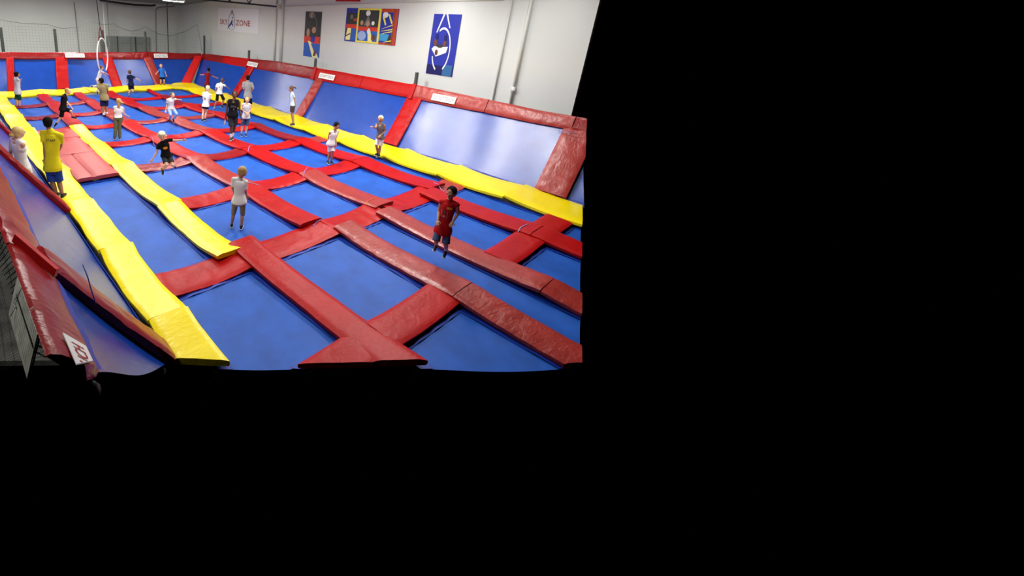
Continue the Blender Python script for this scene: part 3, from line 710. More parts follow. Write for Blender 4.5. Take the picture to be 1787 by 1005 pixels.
# blue hoop poster
y0, y1, z0, z1 = 10.36, 9.13, 2.85, 5.26
o = board('tall deep blue poster of an upside-down acrobat inside a hoop', y0, y1, z0, z1, pdb)
ho = [(pm('navy', (24, 26, 90)), R4(0, 0, 1, .16)), (pm('teal', (50, 100, 150)), R4(.62, .0, .96, .18)), (pw, [(.36, 1), (.42, 1), (.22, .70), (.18, .70)]), (pw, [(.46, 1), (.52, 1), (.68, .78), (.64, .78)])]
ho += [(pw, q) for q in arc(.46, .42, .33, .37, .035, -62, 120)]+[(pw, q) for q in arc(.46, .42, .33, .37, .035, 200, 250)]
ho += [(pw, [(.1, .42), (.3, .30), (.66, .38), (.70, .48), (.5, .47), (.18, .47)]), (pbr, el(.22, .54, .07, .07)), (pbr, el(.56, .53, .07, .06)), (pm('navy', (24, 26, 90)), el(.24, .63, .06, .05)), (pm('navy', (24, 26, 90)), el(.56, .62, .05, .06)), (dk, el(.4, .48, .12, .03)), (pbr, el(.3, .37, .06, .05))]
shape(o, 'printed_scene', ho, y0, y1, z0, z1)
# white logo sign
y0, y1, z0, z1 = 27.95, 22.9, 3.75, 5.25
o = board('white sign with red lettering either side of a droplet emblem high on the right wall', y0, y1, z0, z1, mat('sign_white', (222, 226, 232), .5), 'sign', 'logo_sign')
lr, lg, lb_ = pm('logo_red', (150, 66, 66)), pm('logo_grey', (120, 126, 140)), pm('logo_blue', (34, 42, 120))
for t, a, b in [('SKY', .06, .265), ('ZONE', .475, .82)]:
    v, f = text_mesh(t, 1.0); xs_ = [p.x for p in v]; ys_ = [p.y for p in v]
    def mp(p): 
        u = a+(b-a)*(p.x-min(xs_))/(max(xs_)-min(xs_)); w = .27+.24*(p.y-min(ys_))/(max(ys_)-min(ys_)); return P(y0+(y1-y0)*u, z0+(z1-z0)*w, .005)
    mk('lettering', [mp(p) for p in v], f, lr, o, smooth=False)
em = [(lg, [(.335, .78), (.375, 1.0-.03), (.415, .78)])]
em += [(lg, q) for q in arc(.37, .33, .092, .30, .014, -215, 35, 20)]
em += [(lg, [(.272, .47), (.285, .47), (.345, .76), (.332, .78)]), (lg, [(.458, .47), (.445, .47), (.405, .76), (.418, .78)]), (lg, R4(.335, .72, .415, .74))]
em += [(lb_, el(.395, .60, .013, .04)), (lb_, [(.37, .40), (.395, .42), (.39, .56), (.38, .52)]), (lb_, [(.33, .26), (.38, .30), (.395, .42), (.36, .46)]), (lb_, [(.265, .05), (.30, .16), (.37, .32), (.34, .36), (.29, .22)]), (lb_, [(.38, .33), (.41, .32), (.415, .22), (.405, .2)])]
shape(o, 'emblem', em, y0, y1, z0, z1)
# small red sign end at the top edge
mb = MB(); mb.obox((WX-.1, 16.1, 5.72), (.08, 0, 0), (0, -1.6, 0), (0, 0, .5)); tag(mb.build('banner', RED, smooth=False), 'red banner whose lower edge shows above the posters', 'banner')

# ------------------------------------------------------------------ black net at the lower left
NB = mat('black_net', (16, 22, 20), .8, .2)
def netsurf(u, w):   # u along y, w down the drape
    z_ = 2.16-3.0*w; y0 = 5.75-1.31*z_; y = y0+u*(9.2-y0)
    x = .315-.34*w-.010*math.sin(u*19+w*3); z = 2.16-3.0*w
    return V((x+.02*math.sin(w*40+u*11), y+.03*math.sin(w*9+u*20), z))
mb = MB(); nu_, nw_ = 120, 90
for i in range(nu_+1):
    for s in (0,):
        pts = [netsurf(i/nu_, j/40.) for j in range(41)]
        for a, b in zip(pts, pts[1:]): mb.add([a-V((0, .0028, 0)), a+V((0, .0028, 0)), b+V((0, .0028, 0)), b-V((0, .0028, 0))], [(0, 1, 2, 3)])
for j in range(nw_+1):
    pts = [netsurf(i/60., j/nw_) for i in range(61)]
    for a, b in zip(pts, pts[1:]): mb.add([a-V((0, 0, .006)), a+V((0, 0, .006)), b+V((0, 0, .006)), b-V((0, 0, .006))], [(0, 1, 2, 3)])
for i in range(0, nu_, 2):
    a = netsurf(i/nu_, 0); b = netsurf(min(1, (i+4)/nu_), .16)
    mb.tube([a, b], .005, 5)
o = mb.build('safety_net', NB, smooth=False); tag(o, 'black knotted net draped outside the left rail at the lower left', 'net')
# pale strap ladder hanging behind the net
root = empty('webbing_ladder', (.18, 4.2, -.9), 'pale webbing strip with dark cross ties behind the black net', 'webbing')
v = []; N_ = 18
mb = MB()
for i in range(N_):
    y = 3.12+i*.05
    mb.obox((.31, y, 2.22), (-.10, 0, -.34), (0, .044, 0), (-.008, 0, 0))
mb.build('webbing', mat('pale_webbing', (206, 208, 196), .8, var=.25, vscale=8), root, smooth=False)
mb = MB()
for i in range(0, N_, 1): mb.tube([(.32, 3.118+i*.05, 2.215), (.222, 3.118+i*.05-.01, 1.90)], .007, 5)
mb.tube([(.275, 3.13, 2.11), (.275, 3.9, 2.11)], .012, 6); mb.build('tie', NB, root)
mb = MB(); mb.tube([(.345, 3.78, 2.27), (.31, 3.80, 2.235), (.27, 3.84, 2.14), (.235, 3.90, 2.05), (.245, 3.80, 2.07), (.205, 3.82, 1.98)], .005, 6)
tag(mb.build('cord', WHITE), 'short white cord knotted to the black net at lower left', 'cord')
# clutter below the net, seen only as light patches
# ------------------------------------------------------------------ people
SKIN = {'fair': mat('skin_fair', (222, 176, 146), .55, .4), 'tan': mat('skin_tan', (186, 132, 98), .55, .4), 'dark': mat('skin_dark', (96, 62, 44), .5, .4), 'olive': mat('skin_olive', (160, 112, 80), .55, .4)}
HAIR = {'blond': mat('hair_blond', (214, 188, 120), .6, bump=.5, bscale=60), 'sandy': mat('hair_sandy', (168, 132, 76), .6, bump=.5, bscale=60), 'dark': mat('hair_dark', (20, 14, 11), .85, .15, bump=.5, bscale=60),
        'brown': mat('hair_brown', (92, 64, 42), .6, bump=.5, bscale=60), 'pale': mat('hair_pale_blond', (232, 220, 180), .6, bump=.5, bscale=60)}
EYE = mat('eye', (30, 24, 22), .2); LIP = mat('lip', (150, 84, 76), .5)
def cloth(n, c): return mat('cloth_'+n, c, .85, .15, bump=.5, bscale=9, detail=3, var=.05, vscale=6)
SOLE = mat('shoe_sole', (200, 200, 200), .6); SHOE = mat('shoe_dark', (20, 20, 26), .6)
def remesh(name, mb, m, parent, vox, sm=4):
    me = bpy.data.meshes.new('r'); bm = bmesh.new(); vs = [bm.verts.new(v) for v in mb.v]
    for q in mb.f:
        try: bm.faces.new([vs[k] for k in q])
        except ValueError: pass
    bmesh.ops.recalc_face_normals(bm, faces=bm.faces); bm.to_mesh(me); bm.free()
    o = bpy.data.objects.new('r', me); COL.objects.link(o)
    r = o.modifiers.new('r', 'REMESH'); r.mode = 'VOXEL'; r.voxel_size = vox
    if sm: s = o.modifiers.new('s', 'SMOOTH'); s.iterations = sm; s.factor = .5
    dg = bpy.context.evaluated_depsgraph_get(); ev = o.evaluated_get(dg); m2 = bpy.data.meshes.new_from_object(ev)
    bpy.data.objects.remove(o); bpy.data.meshes.remove(me)
    m2.name = name; m2.materials.clear(); m2.materials.append(m)
    for p in m2.polygons: p.use_smooth = True; p.material_index = 0
    b = parent.location
    for v in m2.vertices: v.co -= b
    o = bpy.data.objects.new(name, m2); COL.objects.link(o); o.parent = parent
    return o
def person(label, crop, J, ground, gz, face, skin='fair', hair='brown', hs='short', shirt=None, sleeve=.55, pants=None, leg=.85, shoe=SHOE, sock=None,
           h=1.35, look=None, hem=.12, loose=1., detail=.0075, snap=True, head=None, extra=None, decal=None, group=None):
    cx0, cy0, cs = crop
    px = lambda p: (cx0+p[0]/cs, cy0+p[1]/cs)
    gx, gy = px(ground); G0 = at(gx, gy, gz)
    hd = V((CP.x-G0.x, CP.y-G0.y, 0)).normalized()       # towards the camera
    uu = V((-hd.y, hd.x, 0))                             # image right, seen from the camera
    if uu.dot(r2) < 0: uu = -uu
    def P3(p, w=0.):
        x, y = px(p); d = ray(x, y); t = ((G0-CP).dot(hd)+w)/d.dot(hd); return CP+d*t
    th = math.radians(face); c_, s_ = math.cos(th), math.sin(th)
    fv = uu*s_+hd*c_                                     # facing direction
    k = h/1.35; sg = 1 if c_ >= 0 else -1
    lat = (uu*c_-hd*s_)*sg                               # from image-left side to image-right side
    j = {}
    for n_, p in J.items():
        j[n_] = P3(p[:2], p[2] if len(p) > 2 else 0.)
    adult = 1 if h > 1.55 else 0
    sh = .108*h*(1.08 if adult else 1); hp = .060*h
    ms = (j['sa']+j['sb'])/2; mh = (j['ha']+j['hb'])/2
    j['sa'] = ms-lat*sh+V((0, 0, 1))*((j['sa']-ms).z); j['sb'] = ms+lat*sh+V((0, 0, 1))*((j['sb']-ms).z)
    j['ha'] = mh-lat*hp; j['hb'] = mh+lat*hp
    neck = j['neck']; spine = (ms-mh); sl = spine.length; su = spine.normalized()
    Z = V((0, 0, 1))
    # keep limb bones at human length: move the depth of elbow / wrist / knee / ankle if the photo foreshortens them
    def fix(a, b, L, dirn):
        v = j[b]-j[a]; d = v.length
        if d < L*.92:
            need = min(math.sqrt(max(L*L*.88-d*d, 0)), L*.75); j[b] = j[b]+hd*need*dirn*(1 if fv.dot(hd) >= 0 else -1)
        elif d > L*1.18: j[b] = j[a]+v*(L*1.18/d)
    UA, FA, TH, CA = .165*h, .145*h, .235*h, .225*h
    for s in 'ab':
        fix('s'+s, 'e'+s, UA, -.3); fix('e'+s, 'w'+s, FA, 1); fix('h'+s, 'k'+s, TH, .6); fix('k'+s, 'a'+s, CA, -1)
    if snap:
        low = min(j['aa'].z, j['ab'].z)-.062*k; dz = (gz-low)
        if abs(dz) < .3:
            for s in 'ab':
                j['a'+s] = j['a'+s]+Z*dz*(1 if abs(j['a'+s].z-.062*k-low) < .09 else .5)
    base = V((G0.x, G0.y, min(j['aa'].z, j['ab'].z)-.065*k))
    root = empty('person', base, label, 'person', group)
    # head
    lk = math.radians(look if look is not None else face); lf = uu*math.sin(lk)+hd*math.cos(lk)
    tilt = (head or 0); lf = (lf-Z*math.sin(math.radians(tilt))).normalized()
    lr_ = lf.cross(Z).normalized(); lu = lr_.cross(lf).normalized()
    hc = j['head']; hr = .122 if adult else .116
    B = MB()
    B.ell(hc+lu*.022*k-lf*.008, lr_*hr*.74, lf*hr*.9, lu*hr*.92, 24, 16)          # skull
    B.ell(hc-lu*hr*.42+lf*hr*.26, lr_*hr*.52, lf*hr*.52, lu*hr*.56, 20, 12)        # jaw and chin
    B.ell(hc-lu*hr*.12+lf*hr*.36, lr_*hr*.60, lf*hr*.50, lu*hr*.60, 20, 12)        # face
    B.cap(hc+lu*hr*.10+lf*hr*.86, hc-lu*hr*.20+lf*hr*1.00, .010, .016, 10)         # nose
    B.ell(hc-lu*hr*.50+lf*hr*.80, lr_*.022, lf*.010, lu*.010, 10, 6)               # lips
    for s in (-1, 1):
        B.ell(hc+lr_*s*hr*.76-lu*hr*.04-lf*.005, lr_*.010, lf*.020, lu*.032, 10, 8)  # ears
        B.ell(hc+lr_*s*hr*.34+lu*hr*.20+lf*hr*.78, lr_*.022, lf*.012, lu*.008, 8, 6)  # brows
    B.cap(neck-su*.03, hc-lu*hr*.45-lf*.012, .050*k**.6, .044*k**.6, 14)
    # trunk
    def trunk(X, infl, t0, t1, kk=1., low=0.):
        secs = [(-.16, .100, .085), (-.02, .118, .090), (.15, .112, .085), (.38, .100, .078), (.62, .112, .084), (.82, .122, .086), (.94, .112, .074), (1.03, .070, .055)]
        fd = lat.cross(su).normalized(); pts = []; n = 22
        ts = [t0+(t1-t0)*i/12 for i in range(13)]
        rings = []
        for t in ts:
            for a, b in zip(secs, secs[1:]):
                if t <= b[0] or b is secs[-1]:
                    q = min(1, max(0, (t-a[0])/(b[0]-a[0]))); rw = a[1]+(b[1]-a[1])*q; rd = a[2]+(b[2]-a[2])*q; break
            rw = rw*k*kk+infl(t); rd = rd*k*kk+infl(t)*.9
            if t < .2: rw += low*(.2-t)*3; rd += low*(.2-t)*1.6
            ctr_ = mh+spine*t
            rings.append([ctr_+lat*rw*math.cos(2*math.pi*q/n)+fd*rd*math.sin(2*math.pi*q/n) for q in range(n)])
        v = [p for r in rings for p in r]; f = [(i*n+q, i*n+(q+1) % n, (i+1)*n+(q+1) % n, (i+1)*n+q) for i in range(12) for q in range(n)]
        f += [tuple(range(n)), tuple(12*n+q for q in range(n))]
        X.add(v, f)
    trunk(B, lambda t: 0, -.14, 1.03)
    B.cap(ms-su*.01, neck, .06*k, .05*k, 14)
    for s in 'ab':
        S_, E_, W_ = j['s'+s], j['e'+s], j['w'+s]
        B.cap(ms+(S_-ms)*.35, S_-su*.01, .046*k, .042*k); B.cap(S_-su*.01, E_, .040*k, .030*k); B.cap(E_, E_+(W_-E_)*.35, .031*k, .031*k); B.cap(E_+(W_-E_)*.35, W_, .031*k, .020*k)
        # hand
        d = (W_-E_).normalized(); side = d.cross(fv); side = side.normalized() if side.length > .1 else lat.copy(); pn = d.cross(side).normalized()
        inw = (mh-W_); 
        if pn.dot(inw) < 0: pn = -pn
        K = k**.7; pl = W_+d*.045*K
        B.ell(pl, side*.032*K, d*.045*K, pn*.014*K, 14, 8)
        for q, (o_, ln) in enumerate([(-.024, .052), (-.008, .062), (.008, .058), (.024, .046)]):
            b0 = W_+d*.080*K+side*o_*K; b1 = b0+(d*.85+pn*.35).normalized()*ln*.55*K+side*o_*.25; b2 = b1+(d*.45+pn*.8).normalized()*ln*.5*K
            B.cap(b0-d*.01, b1, .0088*K, .0082*K, 8); B.cap(b1, b2, .0082*K, .0068*K, 8)
        tb = W_+d*.03*K-side*.026*K; t1_ = tb+(d*.6-side*.75+pn*.3).normalized()*.032*K; B.cap(tb, t1_, .0105*K, .009*K, 8); B.cap(t1_, t1_+(d*.9+pn*.35-side*.2).normalized()*.026*K, .009*K, .0075*K, 8)
        H_, K_, A_ = j['h'+s], j['k'+s], j['a'+s]
        B.cap(H_, K_, .074*k, .047*k, 14); B.cap(K_, K_+(A_-K_)*.33-fv*.008, .045*k, .047*k, 14); B.cap(K_+(A_-K_)*.33-fv*.008, A_, .047*k, .028*k, 14)
    remesh('body', B, SKIN[skin], root, detail, 2)
    # eyes and mouth
    for s in (-1, 1):
        e = MB(); e.ell(hc+lr_*s*hr*.33+lu*hr*.06+lf*hr*.84, lr_*.012, lf*.006, lu*.007, 10, 8); e.build('eye', EYE, root)
    e = MB(); e.ell(hc-lu*hr*.50+lf*hr*.885, lr_*.021, lf*.006, lu*.0055, 12, 6); e.build('mouth', LIP, root)
    # hair
    Hm = MB(); bk = -lf
    Hm.ell(hc+lu*hr*.36+bk*hr*.20, lr_*hr*.86, lf*hr*.92, lu*hr*.84, 22, 14)
    Hm.ell(hc-lu*hr*.12+bk*hr*.40, lr_*hr*.76, lf*hr*.62, lu*hr*.78, 20, 12)
    if hs == 'full':
        for q in range(26):
            a = rnd.random()*6.28; b = rnd.random(); p = hc+lu*hr*(.3+.6*b)+bk*hr*.25+(lr_*math.cos(a)*.8+lf*math.sin(a)*.75)*hr*(1-.6*b); Hm.ell(p, lr_*.022, lf*.022, lu*.018, 8, 6)
        Hm.ell(hc+lu*hr*.62+lf*hr*.45, lr_*hr*.62, lf*hr*.35, lu*hr*.26, 14, 8)
        for s in (-1, 1): Hm.ell(hc+lr_*s*hr*.72+bk*hr*.1-lu*hr*.05, lr_*hr*.2, lf*hr*.5, lu*hr*.6, 12, 8)
    if hs == 'shaggy':
        Hm.ell(hc+lu*hr*.60+lf*hr*.5, lr_*hr*.66, lf*hr*.36, lu*hr*.3, 14, 8)
        for q in range(34):
            a = rnd.random()*6.28; b = rnd.random(); p = hc+lu*hr*(-.3+1.1*b)+bk*hr*.2+(lr_*math.cos(a)*.95+bk*abs(math.sin(a))*.9)*hr*(1.1-.5*b); Hm.ell(p, lr_*.024, lf*.024, lu*.03, 8, 6)
    if hs == 'bun': Hm.ell(hc+bk*hr*1.15-lu*hr*.25, lr_*hr*.42, lf*hr*.42, lu*hr*.42, 14, 10)
    if hs == 'pony':
        Hm.cap(hc+bk*hr*.85+lu*hr*.35, hc+bk*hr*1.6+lu*hr*.2, .03, .038); Hm.cap(hc+bk*hr*1.6+lu*hr*.2, hc+bk*hr*2.0-lu*hr*.5, .038, .018)
    if hs == 'long':
        Hm.cap(hc+bk*hr*.5+lu*.02, hc+bk*hr*.95-lu*hr*1.2, .075, .05); Hm.cap(hc+bk*hr*.6+lu*.03, hc+bk*hr*1.0+lr_*hr*1.4-lu*.03, .055, .03); Hm.cap(hc+bk*hr*.5, hc+bk*hr*.8+lr_*hr*.9-lu*hr*.9, .05, .03)
    remesh('hair', Hm, HAIR[hair], root, .010, 2)
    # shirt
    sob = None
    if shirt:
        X = MB(); lz = loose
        trunk(X, lambda t: (.012+.010*lz+(.020*lz*min(1, (.35-t)*3) if t < .35 else 0)), -hem, .98 if sleeve > 0 else .95, low=.022)
        if sleeve > 0: X.cap(ms+su*.0, ms+(neck-ms)*.85, .072*k, .054*k, 14)
        if sleeve > 0:
            for s in 'ab':
                S_, E_, W_ = j['s'+s], j['e'+s], j['w'+s]
                X.cap(ms+(S_-ms)*.3+su*.012, S_-su*.012, .056*k, .050*k)
                if sleeve <= 1:
                    E2 = S_+(E_-S_)*(sleeve+.06); X.ell(S_-su*.008, lat*.051*k, fv*.051*k, V((0, 0, .05*k)), 14, 8); X.tube([S_-su*.008, S_+(E2-S_)*.5, E2], [.050*k, .051*k, (.048+.008*lz)*k], 14)
                else: X.cap(S_, E_, .056*k, .046*k); X.cap(E_, E_+(W_-E_)*(sleeve-1), .046*k, .042*k)
        else:
            for s in 'ab':
                S_ = j['s'+s]; q1 = ms+(S_-ms)*.30+su*.014; q2 = ms+(S_-ms)*.74+su*.008
                X.cap(q1, q2, .062*k, .056*k); X.cap(ms+(S_-ms)*.5, ms+(S_-ms)*.5-su*.13, .066*k, .084*k)
        sob = remesh('shirt', X, shirt, root, .0105, 3)
    if pants:
        X = MB(); trunk(X, lambda t: .012, -.20, .10)
        for s in 'ab':
            H_, K_, A_ = j['h'+s], j['k'+s], j['a'+s]
            if leg <= 1.01:
                E2 = H_+(K_-H_)*min(leg*1.04, 1.05); X.ell(H_, lat*.076*k, fv*.076*k, V((0, 0, .076*k)), 14, 8)
                X.tube([H_, H_+(E2-H_)*.5, H_+(E2-H_)*.9, E2], [.076*k, .074*k, (.066+.010*loose)*k, (.068+.012*loose)*k], 16)
            else:
                X.cap(H_, K_, .084*k, .060*k, 14); X.cap(K_, K_+(A_-K_)*(leg-1), .060*k, .058*k, 14)
        remesh('trousers' if leg > 1.6 else 'shorts', X, pants, root, .0105, 3)
    for s in 'ab':
        A_ = j['a'+s]; K_ = j['k'+s]; T_ = j['t'+s]
        dn = (A_-K_).normalized()
        fd = (T_-A_); fd = fd-dn*fd.dot(dn)*.0
        hz = V((fv.x, fv.y, 0))
        standing = snap and A_.z-.08*k-gz < .06
        if standing: fd = (hz*.8+V((fd.x, fd.y, 0))*2.).normalized(); dn2 = V((0, 0, -1))
        else: fd = (fd.normalized()+fv*.5).normalized(); dn2 = (dn-fd*dn.dot(fd)).normalized()
        heel = A_-fd*.022*k+dn2*.030*k; toe = A_+fd*.125*k+dn2*.040*k; mid = A_+fd*.05*k+dn2*.022*k
        X = MB(); X.cap(heel, mid, .034*k, .036*k); X.cap(mid, toe, .038*k, .026*k); X.cap(A_-dn2*.01, heel, .036*k, .034*k)
        so = remesh('shoe', X, shoe, root, .009, 2)
        X = MB(); sd = fd.cross(dn2).normalized(); b0 = A_+dn2*.055*k
        X.obox(b0-fd*.055*k-sd*.032*k, fd*.215*k, sd*.064*k, dn2*.016*k); sb_ = X.build('sole', SOLE, so); sb_.modifiers.new('b', 'BEVEL').width = .006
        if sock:
            X = MB(); X.cap(A_-dn*.01, A_+(K_-A_)*.30, .036*k, .040*k); remesh('sock', X, sock, root, .009, 1)
    info = dict(root=root, j=j, ms=ms, mh=mh, su=su, lat=lat, fv=fv, k=k, shirt=sob, hd=hd, uu=uu, P3=P3)
    if decal and sob:
        for d in decal: stick(info, *d)
    return info
def stick(I, kind, arg, m, ctr_t, u_off, w, hgt, back=False, tilt=0):
    """print on a shirt: text or outline thrown onto the cloth"""
    sob = I['shirt']; root = I['root']; bm = bmesh.new(); bm.from_mesh(sob.data); bvh = BVHTree.FromBMesh(bm); bm.free()
    N = I['fv'] if not back else -I['fv']; X = (V((0, 0, 1)).cross(N)).normalized(); su = I['su']; Y = (su-N*su.dot(N)).normalized()
    X = Y.cross(N).normalized()
    if tilt: a = math.radians(tilt); X, Y = X*math.cos(a)+Y*math.sin(a), Y*math.cos(a)-X*math.sin(a)
    c = I['mh']+(I['ms']-I['mh'])*ctr_t+X*u_off
    if kind == 'text': v, f = text_mesh(arg, 1.)
    else:
        v = []; f = []
        for pl in arg:
            k0 = len(v); n = len(pl); v += [V((p[0], p[1], 0)) for p in pl]; f.append(tuple(range(k0, k0+n)))
    xs_ = [p.x for p in v]; ys_ = [p.y for p in v]; W = max(xs_)-min(xs_); H_ = max(ys_)-min(ys_); cx_ = (max(xs_)+min(xs_))/2; cy_ = (max(ys_)+min(ys_))/2
    bm = bmesh.new(); vs = [bm.verts.new((( p.x-cx_)*w/W, (p.y-cy_)*hgt/H_, 0)) for p in v]
    for q in f:
        try: bm.faces.new([vs[t] for t in q])
        except ValueError: pass
    bmesh.ops.triangulate(bm, faces=bm.faces)
    for _ in range(2): 
        ed = [e for e in bm.edges if e.calc_length() > .03]
        if ed: bmesh.ops.subdivide_edges(bm, edges=ed, cuts=1); bmesh.ops.triangulate(bm, faces=bm.faces)
    for vv in bm.verts:
        p = c+X*vv.co.x+Y*vv.co.y+N*.5-root.location
        hit = bvh.ray_cast(p, -N)
        q = hit[0]+N*.004 if hit[0] is not None else p-N*.38
        vv.co = q
    me = bpy.data.meshes.new('print'); bm.to_mesh(me); bm.free(); me.materials.append(m)
    o = bpy.data.objects.new('print', me); COL.objects.link(o); o.parent = sob
CA_, CB_, CC_, CD_, CE_, CF_ = (5, 190, 5.915), (720, 310, 6.28), (375, 280, 7.733), (255, 215, 7.725), (375, 150, 9.575), (550, 190, 9.571)
CG_, CH_, CI_, CJ_, CK_, CL_, CM_, CN_ = (340, 110, 9.136), (485, 140, 11.82), (150, 110, 10.05), (85, 145, 11.83), (10, 115, 11.82), (210, 110, 15.47), (190, 160, 11.16), (275, 155, 14.35)
BZ = -.135
cw = cloth('white', (232, 232, 230)); cbk = cloth('black', (16, 16, 18)); cy = cloth('yellow', (226, 212, 30)); cblue = cloth('royal_blue', (36, 62, 140)); cnavy = cloth('navy', (24, 32, 66)); cred = cloth('red', (178, 20, 24))
ckh = cloth('khaki', (140, 130, 108)); cgr = cloth('grey', (150, 150, 148)); cdg = cloth('charcoal', (48, 52, 54)); cden = cloth('denim', (62, 82, 118)); cgreen = cloth('dark_green', (16, 66, 44)); ctan = cloth('tan', (150, 138, 96)); col_ = cloth('olive', (104, 108, 76)); cjean = cloth('pale_jeans', (158, 184, 220)); clg = cloth('light_grey', (196, 198, 202)); cbr = cloth('brown', (84, 68, 50)); cbb = cloth('bright_blue', (40, 110, 200)); csl = cloth('slate', (98, 96, 100))
pw_ = mat('print_shirt_white', (226, 226, 226), .7); pk_ = mat('print_shirt_black', (22, 22, 18), .7); por_ = mat('print_orange', (228, 140, 36), .6); pgr_ = mat('print_grey', (168, 172, 170), .7)
oval = [el(0, 0, .5, .3, 20)]
box_ = [[(0, 0), (1, 0), (1, .45), (0, .45)]]
person('staff person in a yellow shirt and blue shorts standing on the left yellow border', CA_,
       dict(head=(466, 140), neck=(480, 205), sa=(425, 250), sb=(585, 262), ea=(440, 445), wa=(432, 590), eb=(600, 400, -.12), wb=(560, 480, -.3), ha=(470, 600), hb=(560, 600), ka=(510, 750), kb=(580, 745), aa=(556, 885), ab=(615, 880), ta=(575, 905, -.1), tb=(645, 915, -.05)),
       (610, 905), .05, 155, 'olive', 'dark', 'short', cy, .62, cblue, .92, h=1.72, look=170, hem=.1, loose=1.3, decal=[('text', 'STAFF', pk_, .84, .02, .20, .062, True, 0)])
person('woman in a white tank top with a blond bun at the far left edge', CA_,
       dict(head=(165, 245), neck=(150, 300), sa=(108, 330), sb=(190, 345), ea=(80, 430, -.1), wa=(95, 500, -.2), eb=(172, 490, .05), wb=(222, 590, 0), ha=(190, 605), hb=(235, 610), ka=(230, 760), kb=(265, 770), aa=(235, 920), ab=(270, 915), ta=(260, 940), tb=(300, 940)),
       (250, 940), .30, 120, 'fair', 'blond', 'bun', cw, 0, cw, .3, h=1.62, look=110, hem=.20, loose=.6, snap=True)
person('boy in a red sleeveless shirt and denim shorts jumping above the long bed', CB_,
       dict(head=(424, 168), neck=(405, 240), sa=(325, 265), sb=(475, 280), ea=(290, 370, -.02), wa=(285, 435, .0), eb=(500, 390, 0), wb=(445, 478, .12), ha=(290, 560), hb=(380, 570), ka=(262, 665), kb=(368, 700), aa=(255, 765), ab=(362, 822), ta=(215, 850, .05), tb=(335, 890, .05)),
       (320, 985), BZ, -12, 'tan', 'dark', 'short', cred, .14, cden, .95, h=1.38, look=-25, hem=.16, loose=1.3, snap=False, head=12, detail=.006, sock=cw,
       decal=[('poly', box_, por_, .86, .055, .10, .045), ('poly', [[(0, 0), (.08, 0), (.08, 1), (0, 1)], [(.92, 0), (1, 0), (1, 1), (.92, 1)], [(.3, .1), (.7, .1), (.7, .35), (.3, .35)]], mat('print_pink', (196, 120, 110), .7), .62, -.02, .13, .16), ('poly', oval, mat('print_brown', (130, 70, 34), .7), .68, -.02, .06, .08)])
person('boy in a white t-shirt and khaki shorts standing with his back to the camera', CC_,
       dict(head=(372, 155), neck=(345, 222), sa=(262, 250), sb=(415, 280), ea=(240, 375, -.03), wa=(262, 440, -.18), eb=(410, 420, 0), wb=(428, 470, -.12), ha=(275, 545), hb=(380, 550), ka=(252, 710), kb=(375, 722), aa=(228, 855), ab=(355, 865), ta=(215, 890, -.08), tb=(380, 905, -.06)),
       (300, 905), BZ, 172, 'tan', 'sandy', 'full', cw, .72, ckh, 1.02, h=1.32, look=150, hem=.10, loose=1.4, head=15, detail=.006)
person('blond child in a black t-shirt leaping with both arms spread', CD_,
       dict(head=(212, 172), neck=(228, 238), sa=(175, 285), sb=(300, 225), ea=(145, 395, .05), wa=(88, 480, .1), eb=(395, 238, .0), wb=(490, 228, .05), ha=(228, 440), hb=(320, 435), ka=(275, 565, .22), kb=(355, 565, .2), aa=(225, 625, .02), ab=(385, 585, -.12), ta=(232, 705, .0), tb=(400, 605, -.25)),
       (290, 850), BZ, 8, 'fair', 'pale', 'shaggy', cbk, .5, cdg, .72, h=1.30, look=5, hem=.08, loose=1.0, snap=False, head=8, detail=.006,
       decal=[('poly', oval, por_, .64, .0, .13, .075), ('poly', [[(0, 0), (1, 0), (1, .12), (0, .12)], [(.1, .3), (.8, .3), (.8, .42), (.1, .42)]], pk_, .64, .0, .08, .03)])
person('tall man in a black sleeveless jersey walking along the red pad', CE_,
       dict(head=(330, 150), neck=(322, 215), sa=(240, 255), sb=(385, 262), ea=(198, 410), wa=(180, 520), eb=(412, 400, -.02), wb=(440, 530, .02), ha=(255, 480), hb=(340, 480), ka=(275, 675, .05), kb=(335, 650, -.1), aa=(270, 850, .05), ab=(292, 830, -.12), ta=(262, 900, .15), tb=(305, 880)),
       (275, 890), .03, -4, 'dark', 'dark', 'short', cbk, 0, cdg, .9, h=1.80, look=5, hem=.12, loose=1.4, sock=cw,
       decal=[('text', 'SPN', pgr_, .66, .01, .20, .075), ('text', '1', pgr_, .46, .03, .03, .07)])
person('kid in a light grey tank top and denim shorts beside the tall man in black', CE_,
       dict(head=(540, 235), neck=(530, 290), sa=(482, 310), sb=(572, 312), ea=(465, 400), wa=(520, 452, .14), eb=(590, 400, -.02), wb=(555, 470, .1), ha=(490, 520), hb=(548, 520), ka=(462, 650), kb=(535, 650), aa=(442, 775), ab=(515, 775), ta=(445, 830, .05), tb=(520, 835, .05)),
       (482, 830), BZ, 5, 'fair', 'sandy', 'short', clg, 0, cden, .98, h=1.42, look=-10, hem=.1, loose=1.2)
person('boy in a baggy white basketball jersey looking down at his feet', CF_,
       dict(head=(355, 285), neck=(322, 355), sa=(262, 385), sb=(368, 388), ea=(222, 480), wa=(242, 590, .05), eb=(345, 490, .02), wb=(345, 580, .08), ha=(240, 570), hb=(305, 575), ka=(248, 710), kb=(292, 700), aa=(212, 840), ab=(275, 845), ta=(190, 890), tb=(285, 895)),
       (240, 905), BZ, 28, 'tan', 'dark', 'short', cw, 0, cloth('white_shorts', (222, 222, 226)), .95, h=1.40, look=38, hem=.16, loose=1.6, head=35)
